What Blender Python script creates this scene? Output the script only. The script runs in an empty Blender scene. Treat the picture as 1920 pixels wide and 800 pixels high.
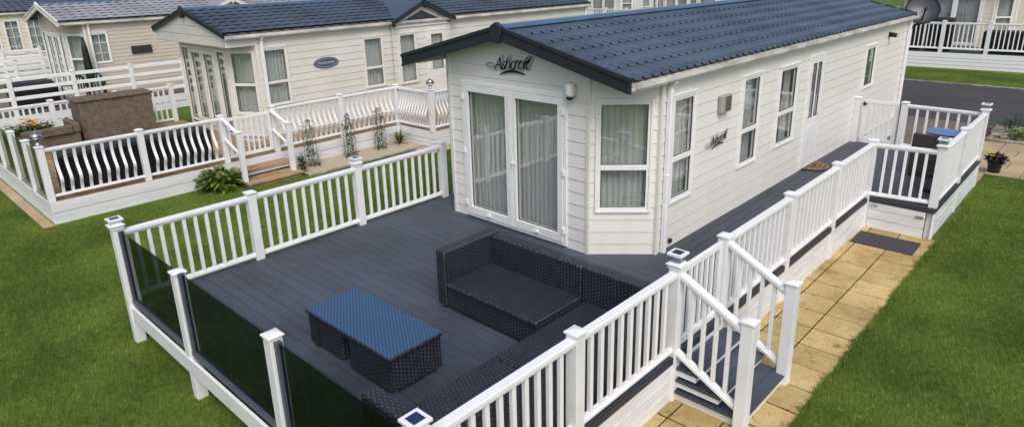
import bpy, bmesh, math, random
from mathutils import Vector, Matrix
random.seed(7)
R = math.radians
# ------------------------------------------------------------------ camera
CAM = Vector((2.8926, -2.1054, 3.7612)); YAW, PITCH, ROLL = 0.7597, -0.3129, -0.0254
scn = bpy.context.scene; C = scn.collection
f_ = Vector((-math.sin(YAW)*math.cos(PITCH), math.cos(YAW)*math.cos(PITCH), math.sin(PITCH)))
r_ = Vector((math.cos(YAW), math.sin(YAW), 0)); u_ = r_.cross(f_)
rr = math.cos(ROLL)*r_+math.sin(ROLL)*u_; uu = -math.sin(ROLL)*r_+math.cos(ROLL)*u_
cd = bpy.data.cameras.new('camera'); cam = bpy.data.objects.new('camera', cd); C.objects.link(cam)
cam.matrix_world = Matrix(((rr.x, uu.x, -f_.x, CAM.x), (rr.y, uu.y, -f_.y, CAM.y), (rr.z, uu.z, -f_.z, CAM.z), (0, 0, 0, 1)))
cd.sensor_width = 36; cd.lens = 1240.59/1920*36; cd.shift_y = (344.19-400)/1920; cd.clip_end = 600; cd.clip_start = .05
scn.camera = cam
# ------------------------------------------------------------------ light
SUN_EL, SUN_AZ = R(50), R(124)     # azimuth clockwise from +Y
w = bpy.data.worlds.new('World'); scn.world = w; w.use_nodes = True
nt = w.node_tree; bg = nt.nodes['Background']
sky = nt.nodes.new('ShaderNodeTexSky'); sky.sky_type = 'NISHITA'; sky.sun_disc = False
sky.sun_elevation = SUN_EL; sky.sun_rotation = SUN_AZ; sky.air_density = 1.0; sky.dust_density = 4.0; sky.ozone_density = 1.0
hs = nt.nodes.new('ShaderNodeHueSaturation'); hs.inputs['Saturation'].default_value = .88
nt.links.new(sky.outputs[0], hs.inputs['Color']); nt.links.new(hs.outputs[0], bg.inputs[0])
bg.inputs[1].default_value = .14
sl = bpy.data.lights.new('sun', 'SUN'); sl.energy = 1.25; sl.angle = R(24); sl.color = (1, .97, .93)
so = bpy.data.objects.new('sun', sl); C.objects.link(so)
sd = Vector((math.sin(SUN_AZ)*math.cos(SUN_EL), math.cos(SUN_AZ)*math.cos(SUN_EL), math.sin(SUN_EL)))
so.rotation_euler = sd.to_track_quat('Z', 'Y').to_euler()
scn.view_settings.view_transform = 'Standard'; scn.view_settings.look = 'None'; scn.view_settings.gamma = 1
scn.view_settings.exposure = 0.18
G = -.54
# ------------------------------------------------------------------ materials
def srgb(r, g, b):
    f = lambda c: (c/255/12.92 if c <= 10 else ((c/255+.055)/1.055)**2.4)
    return (f(r), f(g), f(b), 1)
def N(nt, t, **k):
    n = nt.nodes.new(t)
    for a, b in k.items():
        if a in n.inputs: n.inputs[a].default_value = b
        else: setattr(n, a, b)
    return n
def base(name, col, rough=.5, spec=.5):
    m = bpy.data.materials.new(name); m.use_nodes = True; b = m.node_tree.nodes['Principled BSDF']
    b.inputs['Base Color'].default_value = (*col[:3], 1); b.inputs['Roughness'].default_value = rough
    b.inputs['Specular IOR Level'].default_value = spec
    return m, m.node_tree, b
def varied(name, col, rough=.5, spec=.5, amt=.15, scale=3., fine=60., fineamt=.1, bump=0., bscale=80, island=0., stretch=(1, 1, 1), col2=None, coord='Object', thr=(.35, .7)):
    m, t, b = base(name, col, rough, spec); L = t.links.new
    tc = N(t, 'ShaderNodeTexCoord'); mp = N(t, 'ShaderNodeMapping'); mp.inputs['Scale'].default_value = stretch
    L(tc.outputs[coord], mp.inputs[0])
    n1 = N(t, 'ShaderNodeTexNoise', Scale=scale, Detail=5.); n2 = N(t, 'ShaderNodeTexNoise', Scale=fine, Detail=3.)
    L(mp.outputs[0], n1.inputs['Vector']); L(mp.outputs[0], n2.inputs['Vector'])
    mx = N(t, 'ShaderNodeMix', data_type='RGBA'); c2 = col2 or tuple(c*(1-amt*2.2) for c in col[:3])
    mx.inputs['A'].default_value = (*col[:3], 1); mx.inputs['B'].default_value = (*c2[:3], 1)
    mr = N(t, 'ShaderNodeMapRange'); mr.inputs[1].default_value = thr[0]; mr.inputs[2].default_value = thr[1]
    L(n1.outputs[0], mr.inputs[0]); L(mr.outputs[0], mx.inputs['Factor'])
    mul = N(t, 'ShaderNodeMapRange'); mul.inputs[1].default_value = .3; mul.inputs[2].default_value = .7; mul.inputs[3].default_value = 1-fineamt; mul.inputs[4].default_value = 1+fineamt
    L(n2.outputs[0], mul.inputs[0])
    val = mul.outputs[0]
    if island:
        g = N(t, 'ShaderNodeNewGeometry'); r2 = N(t, 'ShaderNodeMapRange'); r2.inputs[3].default_value = 1-island; r2.inputs[4].default_value = 1+island
        L(g.outputs['Random Per Island'], r2.inputs[0]); mm = N(t, 'ShaderNodeMath', operation='MULTIPLY'); L(val, mm.inputs[0]); L(r2.outputs[0], mm.inputs[1]); val = mm.outputs[0]
    vm = N(t, 'ShaderNodeVectorMath', operation='SCALE'); L(mx.outputs['Result'], vm.inputs[0]); L(val, vm.inputs['Scale'])
    L(vm.outputs[0], b.inputs['Base Color'])
    if bump:
        n3 = N(t, 'ShaderNodeTexNoise', Scale=bscale, Detail=4.); L(mp.outputs[0], n3.inputs['Vector'])
        bp = N(t, 'ShaderNodeBump', Strength=1., Distance=bump); L(n3.outputs[0], bp.inputs['Height']); L(bp.outputs[0], b.inputs['Normal'])
    return m
def ribs(m, axis, freq, dist):      # fine moulded ribs of composite boards, along one uv axis
    t = m.node_tree; L = t.links.new; b = t.nodes['Principled BSDF']
    tc = N(t, 'ShaderNodeTexCoord'); sp = N(t, 'ShaderNodeSeparateXYZ'); L(tc.outputs['UV'], sp.inputs[0])
    a = N(t, 'ShaderNodeMath', operation='MULTIPLY'); a.inputs[1].default_value = freq*6.2832; L(sp.outputs[axis], a.inputs[0])
    s = N(t, 'ShaderNodeMath', operation='SINE'); L(a.outputs[0], s.inputs[0])
    bp = N(t, 'ShaderNodeBump', Strength=1., Distance=dist); L(s.outputs[0], bp.inputs['Height']); L(bp.outputs[0], b.inputs['Normal'])
    return m
def glass(name, tint, fac=.1, top=.9, rough=0.02):
    m = bpy.data.materials.new(name); m.use_nodes = True; t = m.node_tree; L = t.links.new
    t.nodes.remove(t.nodes['Principled BSDF']); o = t.nodes['Material Output']
    tr = N(t, 'ShaderNodeBsdfTransparent'); tr.inputs[0].default_value = (*tint, 1)
    gl = N(t, 'ShaderNodeBsdfGlossy'); gl.inputs['Roughness'].default_value = rough; gl.inputs[0].default_value = (1, 1, 1, 1)
    fr = N(t, 'ShaderNodeLayerWeight'); fr.inputs['Blend'].default_value = .5
    pw = N(t, 'ShaderNodeMath', operation='POWER'); pw.inputs[1].default_value = 4.; L(fr.outputs['Facing'], pw.inputs[0])
    mr = N(t, 'ShaderNodeMapRange'); mr.inputs[3].default_value = fac; mr.inputs[4].default_value = top; L(pw.outputs[0], mr.inputs[0])
    nz = N(t, 'ShaderNodeTexNoise', Scale=1.6, Detail=1.); tc = N(t, 'ShaderNodeTexCoord'); L(tc.outputs['Object'], nz.inputs['Vector'])
    bp = N(t, 'ShaderNodeBump', Strength=1., Distance=.006); L(nz.outputs[0], bp.inputs['Height']); L(bp.outputs[0], gl.inputs['Normal'])
    mx = N(t, 'ShaderNodeMixShader'); L(mr.outputs[0], mx.inputs[0]); L(tr.outputs[0], mx.inputs[1]); L(gl.outputs[0], mx.inputs[2]); L(mx.outputs[0], o.inputs[0])
    return m
def wicker(name, ca, cb, s=.034, rough=.38, dist=.006, spec=.5):
    m, t, b = base(name, ca, rough, spec); L = t.links.new
    tc = N(t, 'ShaderNodeTexCoord'); sp = N(t, 'ShaderNodeSeparateXYZ'); L(tc.outputs['UV'], sp.inputs[0])
    def mth(op, a, bv=None, bl=None):
        n = N(t, 'ShaderNodeMath', operation=op); L(a, n.inputs[0])
        if bl is not None: L(bl, n.inputs[1])
        elif bv is not None: n.inputs[1].default_value = bv
        return n.outputs[0]
    wz = N(t, 'ShaderNodeTexNoise', Scale=7., Detail=2.); L(tc.outputs['Object'], wz.inputs['Vector']); wn = mth('MULTIPLY', mth('SUBTRACT', wz.outputs[0], .5), .35*s*2)
    u = mth('MULTIPLY', mth('ADD', sp.outputs[0], bl=wn), 1/s); v = mth('MULTIPLY', mth('ADD', sp.outputs[1], bl=wn), 2/s)
    ch = mth('ABSOLUTE', mth('MODULO', mth('ADD', mth('FLOOR', u), bl=mth('FLOOR', v)), 2.))
    su = mth('ABSOLUTE', mth('SINE', mth('MULTIPLY', u, math.pi))); sv = mth('ABSOLUTE', mth('SINE', mth('MULTIPLY', v, math.pi)))
    over = mth('MULTIPLY', su, bl=mth('POWER', sv, .5)); under = mth('MULTIPLY', mth('POWER', su, .6), bl=sv)
    mx = N(t, 'ShaderNodeMix'); L(ch, mx.inputs[0]); L(mth('MULTIPLY', under, .35), mx.inputs[2]); L(over, mx.inputs[3])
    h = mx.outputs[0]
    cm = N(t, 'ShaderNodeMix', data_type='RGBA'); cm.inputs['A'].default_value = (*ca[:3], 1); cm.inputs['B'].default_value = (*cb[:3], 1)
    L(h, cm.inputs['Factor'])
    nz = N(t, 'ShaderNodeTexNoise', Scale=9., Detail=4.); L(tc.outputs['Object'], nz.inputs['Vector'])
    mr = N(t, 'ShaderNodeMapRange'); mr.inputs[1].default_value = .3; mr.inputs[2].default_value = .7; mr.inputs[3].default_value = .75; mr.inputs[4].default_value = 1.25; L(nz.outputs[0], mr.inputs[0])
    vm = N(t, 'ShaderNodeVectorMath', operation='SCALE'); L(cm.outputs['Result'], vm.inputs[0]); L(mr.outputs[0], vm.inputs['Scale']); L(vm.outputs[0], b.inputs['Base Color'])
    bp = N(t, 'ShaderNodeBump', Strength=1., Distance=dist); L(h, bp.inputs['Height']); L(bp.outputs[0], b.inputs['Normal'])
    return m
def curtain_mat(name, col, tl=.35):
    m, t, b = base(name, col, .9, .1); L = t.links.new; o = t.nodes['Material Output']
    d = N(t, 'ShaderNodeBsdfTranslucent'); d.inputs[0].default_value = (*col[:3], 1)
    mx = N(t, 'ShaderNodeMixShader'); mx.inputs[0].default_value = tl; L(b.outputs[0], mx.inputs[1]); L(d.outputs[0], mx.inputs[2]); L(mx.outputs[0], o.inputs[0])
    return m
M_ = {}
M_['white'] = varied('white_upvc', (.80, .81, .83), .32, .5, amt=.03, scale=4., fineamt=.025, island=.03, col2=(.71, .73, .71), thr=(.48, .85))
M_['board'] = varied('white_board', (.76, .78, .80), .4, .5, amt=.07, scale=1.6, fineamt=.03, stretch=(1, 1, 5), island=.02)
M_['siding'] = varied('cream_siding', (.75, .745, .71), .36, .4, amt=.055, scale=1.6, fineamt=.02, stretch=(3, 3, .5), col2=(.715, .705, .66), thr=(.42, .8))
M_['siding_a'] = varied('pale_siding', (.67, .665, .605), .42, .4, amt=.05, scale=1.4, fineamt=.02)
M_['siding_b'] = varied('beige_siding', (.56, .50, .42), .5, .4, amt=.04, scale=1.4, fineamt=.02)
M_['siding_c'] = varied('ivory_siding', (.68, .64, .52), .5, .4, amt=.04, scale=1.4, fineamt=.02)
M_['trim_c'] = varied('cream_trim', (.74, .73, .68), .4, .5, amt=.04, scale=2)
M_['frame'] = varied('window_frame', (.80, .81, .81), .25, .5, amt=.02, scale=2)
M_['seal_void'] = base('rubber_seal_and_void', (.012, .012, .012), .6)[0]  # near-black for seals, and for sheets that imitate shaded voids
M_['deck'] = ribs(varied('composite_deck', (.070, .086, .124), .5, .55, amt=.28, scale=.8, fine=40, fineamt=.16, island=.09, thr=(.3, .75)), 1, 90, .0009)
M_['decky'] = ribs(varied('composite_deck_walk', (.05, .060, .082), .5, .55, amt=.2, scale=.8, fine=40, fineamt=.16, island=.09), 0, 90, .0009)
M_['fascia_dark'] = varied('deck_edge', (.035, .042, .058), .5, .5)
M_['timber'] = varied('timber', (.44, .30, .175), .7, .3, amt=.25, scale=3, fine=50, fineamt=.2, stretch=(4, .5, 1), island=.15, bump=.001)
M_['roof'] = varied('roof_tile', (.066, .095, .138), .38, .5, amt=.16, scale=.9, fine=160, fineamt=.14, bump=.0012, bscale=260)
M_['roof_b'] = varied('roof_tile_grey', (.30, .31, .355), .5, .5, amt=.1, scale=.9, fine=160, fineamt=.14, bump=.0012, bscale=260)
M_['roof_c'] = varied('roof_tile_slate', (.085, .09, .15), .5, .5, amt=.1, scale=.9, fine=160, fineamt=.14)
M_['ridge'] = varied('ridge_metal_sky_blue', (.07, .13, .22), .3, .5, amt=.1, scale=2)  # bright blue of the mirrored sky is painted into the cap
M_['barge'] = varied('barge_dark', (.022, .028, .040), .35, .5, amt=.1, scale=3)
M_['barge_red'] = varied('barge_brown', (.10, .035, .03), .5, .5)
M_['gutter'] = varied('gutter', (.72, .71, .66), .4, .5, amt=.2, scale=2.2, stretch=(1, 1, 1))
M_['felt'] = base('roof_underlay', (.1, .1, .1), .9)[0]
M_['glass'] = glass('window_glass', (.92, .94, .935), .10, .9)
M_['tint'] = glass('tinted_glass', (.25, .33, .33), .028, .45)
M_['tint_a'] = glass('bronze_glass', (.52, .56, .44), .04, .6)
M_['blue_glass'] = None
M_['curtain'] = curtain_mat('voile_curtain', (.74, .75, .73), .25)
M_['curtain_d'] = curtain_mat('grey_curtain', (.30, .31, .32))
M_['inside'] = base('interior_wall', (.30, .26, .22), .9)[0]
M_['wick'] = wicker('black_wicker', (.006, .006, .009), (.066, .075, .105), s=.042, rough=.38, dist=.004)
M_['wickb'] = wicker('brown_wicker', (.10, .08, .06), (.24, .19, .145), s=.045, rough=.7, spec=.2)
M_['wickg'] = wicker('grey_brown_wicker', (.03, .027, .026), (.095, .085, .08), s=.03, rough=.6, spec=.2)
M_['black'] = varied('black_cover', (.012, .012, .016), .5, .4, amt=.2, scale=6, bump=.004, bscale=12)
M_['metal'] = base('steel', (.55, .55, .56), .25)[0]; M_['metal'].node_tree.nodes['Principled BSDF'].inputs['Metallic'].default_value = 1
M_['alu'] = varied('grey_channel', (.075, .09, .12), .4, .5, amt=.08)
M_['dark'] = base('dark_plastic', (.02, .02, .022), .4)[0]
M_['solar'] = base('solar_panel', (.012, .03, .085), .12, .8)[0]
M_['lens'] = glass('lamp_lens', (.85, .88, .9), .12, .9, .1)
M_['greenp'] = base('green_plastic', (.008, .035, .025), .4)[0]
M_['sky_blue_top'] = varied('sky_reflection_top', (.13, .24, .45), .5, .4)  # sky mirrored in the side table's glass, painted as plain blue
M_['mat_rub'] = varied('rubber_mat', (.075, .075, .08), .95, .2, amt=.2, scale=60, bump=.004, bscale=180)
M_['coir'] = varied('coir_mat', (.34, .24, .13), .95, .1, amt=.3, scale=30, bump=.004, bscale=120)
M_['beigeplastic'] = base('vent_plastic', (.33, .32, .28), .5)[0]
M_['logo'] = base('logo_lettering', (.015, .016, .018), .25)[0]
M_['logoback'] = base('logo_silver', (.42, .43, .44), .3)[0]
M_['oval'] = base('oval_blue', (.06, .09, .15), .3)[0]
M_['leaf'] = varied('leaf_green', (.14, .21, .035), .5, .4, island=.45, amt=.2, scale=6)
M_['leafd'] = varied('leaf_dark', (.045, .085, .035), .5, .4, island=.5, amt=.2, scale=6)
M_['leafr'] = varied('leaf_red', (.16, .03, .03), .5, .4, island=.5)
M_['leafp'] = varied('leaf_purple', (.03, .01, .03), .5, .4, island=.5)
M_['orange'] = varied('orange_petal', (.9, .45, .03), .6, .2, island=.3)
M_['petalw'] = varied('white_petal', (.8, .8, .75), .6, .2, island=.1)
M_['petaly'] = varied('yellow_petal', (.7, .55, .05), .6, .2, island=.1)
M_['pink'] = varied('magenta_petal', (.16, .02, .09), .6, .2, island=.3)
M_['terra'] = varied('terracotta', (.35, .09, .05), .7, .2)
M_['rust'] = base('plant_frame_wire', (.06, .06, .055), .6)[0]
M_['stone'] = varied('kerb_stone', (.36, .33, .29), .85, .2, amt=.25, scale=5, fine=60, bump=.004, bscale=60, island=.15)
M_['joint'] = varied('path_joint_sand', (.045, .034, .02), .95, .1, amt=.3, scale=20)
M_['asphalt'] = varied('asphalt', (.068, .066, .068), .9, .3, amt=.12, scale=.6, fine=150, fineamt=.25, bump=.004, bscale=140)
M_['hard'] = varied('concrete_drive', (.20, .17, .15), .9, .2, amt=.15, scale=.8, fine=100, fineamt=.15, bump=.003, bscale=90)
M_['gravel'] = varied('gravel', (.62, .51, .40), .95, .1, amt=.25, scale=50, fine=160, fineamt=.35, bump=.012, bscale=70)
M_['patio'] = varied('patio_slab', (.46, .36, .22), .85, .2, amt=.14, scale=1.6, fine=70, fineamt=.1, bump=.002, bscale=60, island=.06)
def slab_mat():
    m, t, b = base('path_slab', (.44, .31, .12), .8, .25); L = t.links.new
    tc = N(t, 'ShaderNodeTexCoord'); g = N(t, 'ShaderNodeNewGeometry')
    n1 = N(t, 'ShaderNodeTexNoise', Scale=1.5, Detail=6., Roughness=.65); n2 = N(t, 'ShaderNodeTexNoise', Scale=38., Detail=4.); n3 = N(t, 'ShaderNodeTexNoise', Scale=5.5, Detail=7., Roughness=.7)
    for n in (n1, n2, n3): L(tc.outputs['Object'], n.inputs['Vector'])
    cr = N(t, 'ShaderNodeValToRGB'); e = cr.color_ramp; e.elements[0].position = .3; e.elements[0].color = (.35, .235, .095, 1); e.elements[1].position = .62; e.elements[1].color = (.55, .415, .19, 1)
    L(n1.outputs[0], cr.inputs[0])
    # lichen and damp stains
    mr = N(t, 'ShaderNodeMapRange'); mr.inputs[1].default_value = .58; mr.inputs[2].default_value = .70; mr.inputs[4].default_value = .8; L(n3.outputs[0], mr.inputs[0])
    mx = N(t, 'ShaderNodeMix', data_type='RGBA'); mx.inputs['B'].default_value = (.09, .065, .035, 1); L(cr.outputs[0], mx.inputs['A']); L(mr.outputs[0], mx.inputs['Factor'])
    r2 = N(t, 'ShaderNodeMapRange'); r2.inputs[3].default_value = .74; r2.inputs[4].default_value = 1.12; L(g.outputs['Random Per Island'], r2.inputs[0])
    r3 = N(t, 'ShaderNodeMapRange'); r3.inputs[1].default_value = .3; r3.inputs[2].default_value = .7; r3.inputs[3].default_value = .82; r3.inputs[4].default_value = 1.18; L(n2.outputs[0], r3.inputs[0])
    mm = N(t, 'ShaderNodeMath', operation='MULTIPLY'); L(r2.outputs[0], mm.inputs[0]); L(r3.outputs[0], mm.inputs[1])
    vm = N(t, 'ShaderNodeVectorMath', operation='SCALE'); L(mx.outputs['Result'], vm.inputs[0]); L(mm.outputs[0], vm.inputs['Scale']); L(vm.outputs[0], b.inputs['Base Color'])
    bp = N(t, 'ShaderNodeBump', Strength=1., Distance=.003); L(n2.outputs[0], bp.inputs['Height']); L(bp.outputs[0], b.inputs['Normal'])
    return m
M_['slab'] = slab_mat()
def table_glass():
    m, t, b = base('glazed_weave_sky_blue', (.03, .075, .16), .1, .6); L = t.links.new
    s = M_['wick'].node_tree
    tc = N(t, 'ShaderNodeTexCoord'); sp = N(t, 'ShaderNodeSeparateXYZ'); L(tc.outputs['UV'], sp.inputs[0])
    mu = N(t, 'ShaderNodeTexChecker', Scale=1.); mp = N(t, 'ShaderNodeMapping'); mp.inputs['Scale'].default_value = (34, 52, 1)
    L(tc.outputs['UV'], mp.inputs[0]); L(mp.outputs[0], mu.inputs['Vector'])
    mx = N(t, 'ShaderNodeMix', data_type='RGBA'); mx.inputs['A'].default_value = (.018, .050, .115, 1); mx.inputs['B'].default_value = (.050, .108, .21, 1)  # the sky's blue reflection is painted into both weave colours
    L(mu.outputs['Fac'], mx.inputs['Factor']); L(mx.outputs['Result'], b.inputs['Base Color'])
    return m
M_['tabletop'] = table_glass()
def grass_mat(name, c1, c2, fine=True):
    m, t, b = base(name, c1, .75, .2); L = t.links.new
    tc = N(t, 'ShaderNodeTexCoord'); g = N(t, 'ShaderNodeNewGeometry')
    n1 = N(t, 'ShaderNodeTexNoise', Scale=.7, Detail=6., Roughness=.6); n2 = N(t, 'ShaderNodeTexNoise', Scale=14., Detail=6., Roughness=.75)
    L(g.outputs['Position'], n1.inputs['Vector']); L(g.outputs['Position'], n2.inputs['Vector'])
    ad = N(t, 'ShaderNodeMath', operation='ADD'); L(n1.outputs[0], ad.inputs[0]); L(n2.outputs[0], ad.inputs[1])
    mr = N(t, 'ShaderNodeMapRange'); mr.inputs[1].default_value = .84; mr.inputs[2].default_value = 1.16; L(ad.outputs[0], mr.inputs[0])
    mx = N(t, 'ShaderNodeMix', data_type='RGBA'); mx.inputs['A'].default_value = (*c1, 1); mx.inputs['B'].default_value = (*c2, 1); L(mr.outputs[0], mx.inputs['Factor'])
    r2 = N(t, 'ShaderNodeMapRange'); r2.inputs[3].default_value = .6; r2.inputs[4].default_value = 1.4; L(g.outputs['Random Per Island'], r2.inputs[0])
    vm = N(t, 'ShaderNodeVectorMath', operation='SCALE'); L(mx.outputs['Result'], vm.inputs[0])
    if fine: L(r2.outputs[0], vm.inputs['Scale'])
    else:
        vm.inputs['Scale'].default_value = 1.
        bp = N(t, 'ShaderNodeBump', Strength=1., Distance=.03); L(n2.outputs[0], bp.inputs['Height']); L(bp.outputs[0], b.inputs['Normal'])
    L(vm.outputs[0], b.inputs['Base Color'])
    return m
M_['lawn'] = grass_mat('lawn', (.056, .102, .014), (.115, .170, .030), False)
M_['blade'] = grass_mat('grass_blade', (.072, .138, .018), (.185, .255, .045))
# ------------------------------------------------------------------ mesh builder
class MB:
    def __init__(s): s.v = []; s.f = []; s.sm = []
    def add(s, vs, fs, smooth=False):
        n = len(s.v); s.v += [tuple(v) for v in vs]; s.f += [tuple(i+n for i in f) for f in fs]; s.sm += [smooth]*len(fs); return s
    def box(s, x0, y0, z0, x1, y1, z1):
        return s.add([(x0, y0, z0), (x1, y0, z0), (x1, y1, z0), (x0, y1, z0), (x0, y0, z1), (x1, y0, z1), (x1, y1, z1), (x0, y1, z1)],
                     [(0, 3, 2, 1), (4, 5, 6, 7), (0, 1, 5, 4), (1, 2, 6, 5), (2, 3, 7, 6), (3, 0, 4, 7)])
    def bar(s, a, b, w, h, up=(0, 0, 1)):          # rectangular bar between two points
        a = Vector(a); b = Vector(b); d = (b-a).normalized(); x = d.cross(Vector(up)).normalized(); y = x.cross(d)
        q = [-1, 1, 1, -1], [-1, -1, 1, 1]
        vs = [p+x*(w/2*q[0][i])+y*(h/2*q[1][i]) for p in (a, b) for i in range(4)]
        return s.add(vs, [(0, 1, 2, 3), (7, 6, 5, 4), (0, 4, 5, 1), (1, 5, 6, 2), (2, 6, 7, 3), (3, 7, 4, 0)])
    def fbox(s, F, u0, u1, v0, v1, w0, w1):
        vs = [F(u, v, w_) for w_ in (w0, w1) for (u, v) in ((u0, v0), (u1, v0), (u1, v1), (u0, v1))]
        return s.add(vs, [(3, 2, 1, 0), (4, 5, 6, 7), (0, 1, 5, 4), (1, 2, 6, 5), (2, 3, 7, 6), (3, 0, 4, 7)])
    def tube(s, pts, r, n=8, cap=True, taper=None):
        pts = [Vector(p) for p in pts]; vs = []; fs = []
        for i, p in enumerate(pts):
            d = (pts[min(i+1, len(pts)-1)]-pts[max(i-1, 0)]).normalized()
            x = d.cross(Vector((0, 0, 1)) if abs(d.z) < .95 else Vector((1, 0, 0))).normalized(); y = d.cross(x)
            rad = r*(1 if not taper else 1+(taper-1)*i/(len(pts)-1))
            for k in range(n):
                a = 2*math.pi*k/n; vs.append(p+x*math.cos(a)*rad+y*math.sin(a)*rad)
        for i in range(len(pts)-1):
            for k in range(n): fs.append((i*n+k, i*n+(k+1) % n, (i+1)*n+(k+1) % n, (i+1)*n+k))
        if cap: fs += [tuple(range(n))[::-1], tuple(range((len(pts)-1)*n, len(pts)*n))]
        return s.add(vs, fs, n > 5)
    def lathe(s, c, prof, n=20, smooth=True):
        c = Vector(c); vs = []; fs = []
        for r, z in prof:
            for k in range(n):
                a = 2*math.pi*k/n; vs.append(c+Vector((r*math.cos(a), r*math.sin(a), z)))
        for i in range(len(prof)-1):
            for k in range(n): fs.append((i*n+k, i*n+(k+1) % n, (i+1)*n+(k+1) % n, (i+1)*n+k))
        fs += [tuple(range(n))[::-1], tuple(range((len(prof)-1)*n, len(prof)*n))]
        return s.add(vs, fs, smooth)
    def frust(s, cx, cy, z0, a0, z1, a1):          # square frustum
        return s.add([(cx-a0, cy-a0, z0), (cx+a0, cy-a0, z0), (cx+a0, cy+a0, z0), (cx-a0, cy+a0, z0), (cx-a1, cy-a1, z1), (cx+a1, cy-a1, z1), (cx+a1, cy+a1, z1), (cx-a1, cy+a1, z1)],
                     [(0, 3, 2, 1), (4, 5, 6, 7), (0, 1, 5, 4), (1, 2, 6, 5), (2, 3, 7, 6), (3, 0, 4, 7)])
    def prism(s, F, poly, w0, w1):                 # polygon (u,v) extruded along the frame normal
        n = len(poly); vs = [F(u, v, w0) for u, v in poly]+[F(u, v, w1) for u, v in poly]
        return s.add(vs, [tuple(range(n))[::-1], tuple(range(n, 2*n))]+[(i, (i+1) % n, n+(i+1) % n, n+i) for i in range(n)])
    def build(s, name, mat, parent=None, off=None, bevel=0, loc=None, recalc=True):
        me = bpy.data.meshes.new(name); off = Vector(off) if off is not None else Vector((0, 0, 0))
        me.from_pydata([tuple(Vector(v)-off) for v in s.v], [], s.f)
        me.polygons.foreach_set('use_smooth', s.sm)
        if bevel or recalc:
            bm = bmesh.new(); bm.from_mesh(me)
            if recalc: bmesh.ops.recalc_face_normals(bm, faces=bm.faces)
            if bevel: bmesh.ops.bevel(bm, geom=[e for e in bm.edges if e.is_manifold and e.calc_face_angle(0) > .6], offset=bevel, segments=1, affect='EDGES', clamp_overlap=True)
            bm.to_mesh(me); bm.free()
        uv = me.uv_layers.new(name='UVMap')
        for p in me.polygons:
            nx, ny, nz = (abs(c) for c in p.normal); k = 2 if nz >= max(nx, ny) else (0 if nx > ny else 1)
            for li in p.loop_indices:
                c = me.vertices[me.loops[li].vertex_index].co
                uv.data[li].uv = ((c.x, c.y), (c.y, c.z), (c.x, c.z))[(0 if k == 2 else 1 if k == 0 else 2)]
        me.materials.append(M_[mat] if isinstance(mat, str) else mat)
        o = bpy.data.objects.new(name, me); C.objects.link(o)
        if parent: o.parent = parent
        if loc: o.location = loc
        return o
def thing(name, label, cat, loc=(0, 0, 0), rz=0, group=None):
    o = bpy.data.objects.new(name, None); C.objects.link(o); o.location = loc; o.rotation_euler = (0, 0, rz)
    o.empty_display_size = .2; o['label'] = label; o['category'] = cat
    if group: o['group'] = group
    return o
def tag(o, label, cat, group=None):
    o['label'] = label; o['category'] = cat
    if group: o['group'] = group
    return o
def structure(o, kind='structure'): o['kind'] = kind; return o
def dup(o, parent=None, loc=None):
    c = o.copy(); C.objects.link(c); c.parent = parent
    if loc is not None: c.location = loc
    for ch in list(o.children): dup(ch, c)
    return c
def XY(p0, p1):                                    # wall frame: u along, v up, w outward (to the right of p0->p1)
    a = Vector((p0[0], p0[1], 0)); d = (Vector((p1[0], p1[1], 0))-a); L = d.length; d.normalize(); n = Vector((d.y, -d.x, 0))
    F = lambda u, v, w_=0: a+d*u+n*w_+Vector((0, 0, v)); F.L = L; return F
# ------------------------------------------------------------------ ground
def plane(x0, y0, x1, y1, z): return MB().add([(x0, y0, z), (x1, y0, z), (x1, y1, z), (x0, y1, z)], [(0, 1, 2, 3)])
structure(plane(-300, -120, 250, 400, G).build('lawn', 'lawn', recalc=False))
structure(plane(-120, 19.3, 90, 25.9, G+.012).build('road', 'asphalt', recalc=False))
structure(plane(-9.2, 13.3, .42, 19.3, G+.008).build('driveway', 'hard', recalc=False))
def kerb(pts, name='kerb', w_=.09, h=.07, step=.9):
    m = MB()
    for (ax, ay), (bx, by) in zip(pts, pts[1:]):
        L = math.hypot(bx-ax, by-ay); n = max(1, round(L/step))
        for i in range(n):
            a = (ax+(bx-ax)*i/n, ay+(by-ay)*i/n); b = (ax+(bx-ax)*(i+.985)/n, ay+(by-ay)*(i+.985)/n)
            m.bar((*a, G+h/2-.02), (*b, G+h/2-.02), w_, h)
    return structure(m.build(name, 'stone', bevel=.008))
kerb([(-60, 25.95), (40, 25.95)]); kerb([(.45, 19.25), (40, 19.25)])
# path of buff slabs
pb = structure(plane(-.04, 1.6, 1.11, 9.62, G+.004).build('path', 'joint', recalc=False))
sm = MB(); y = 1.62; rows = 0
while y < 9.55:
    h = .445
    for (a, b) in ((-.02, .142), (.158, .589), (.605, 1.10)):
        z = G+.022+random.uniform(-.003, .003)
        sm.box(a, y, G+.002, b, min(y+h-.022, 9.58), z)
    y += h
structure(sm.build('path_slabs', 'slab', bevel=.006))
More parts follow.
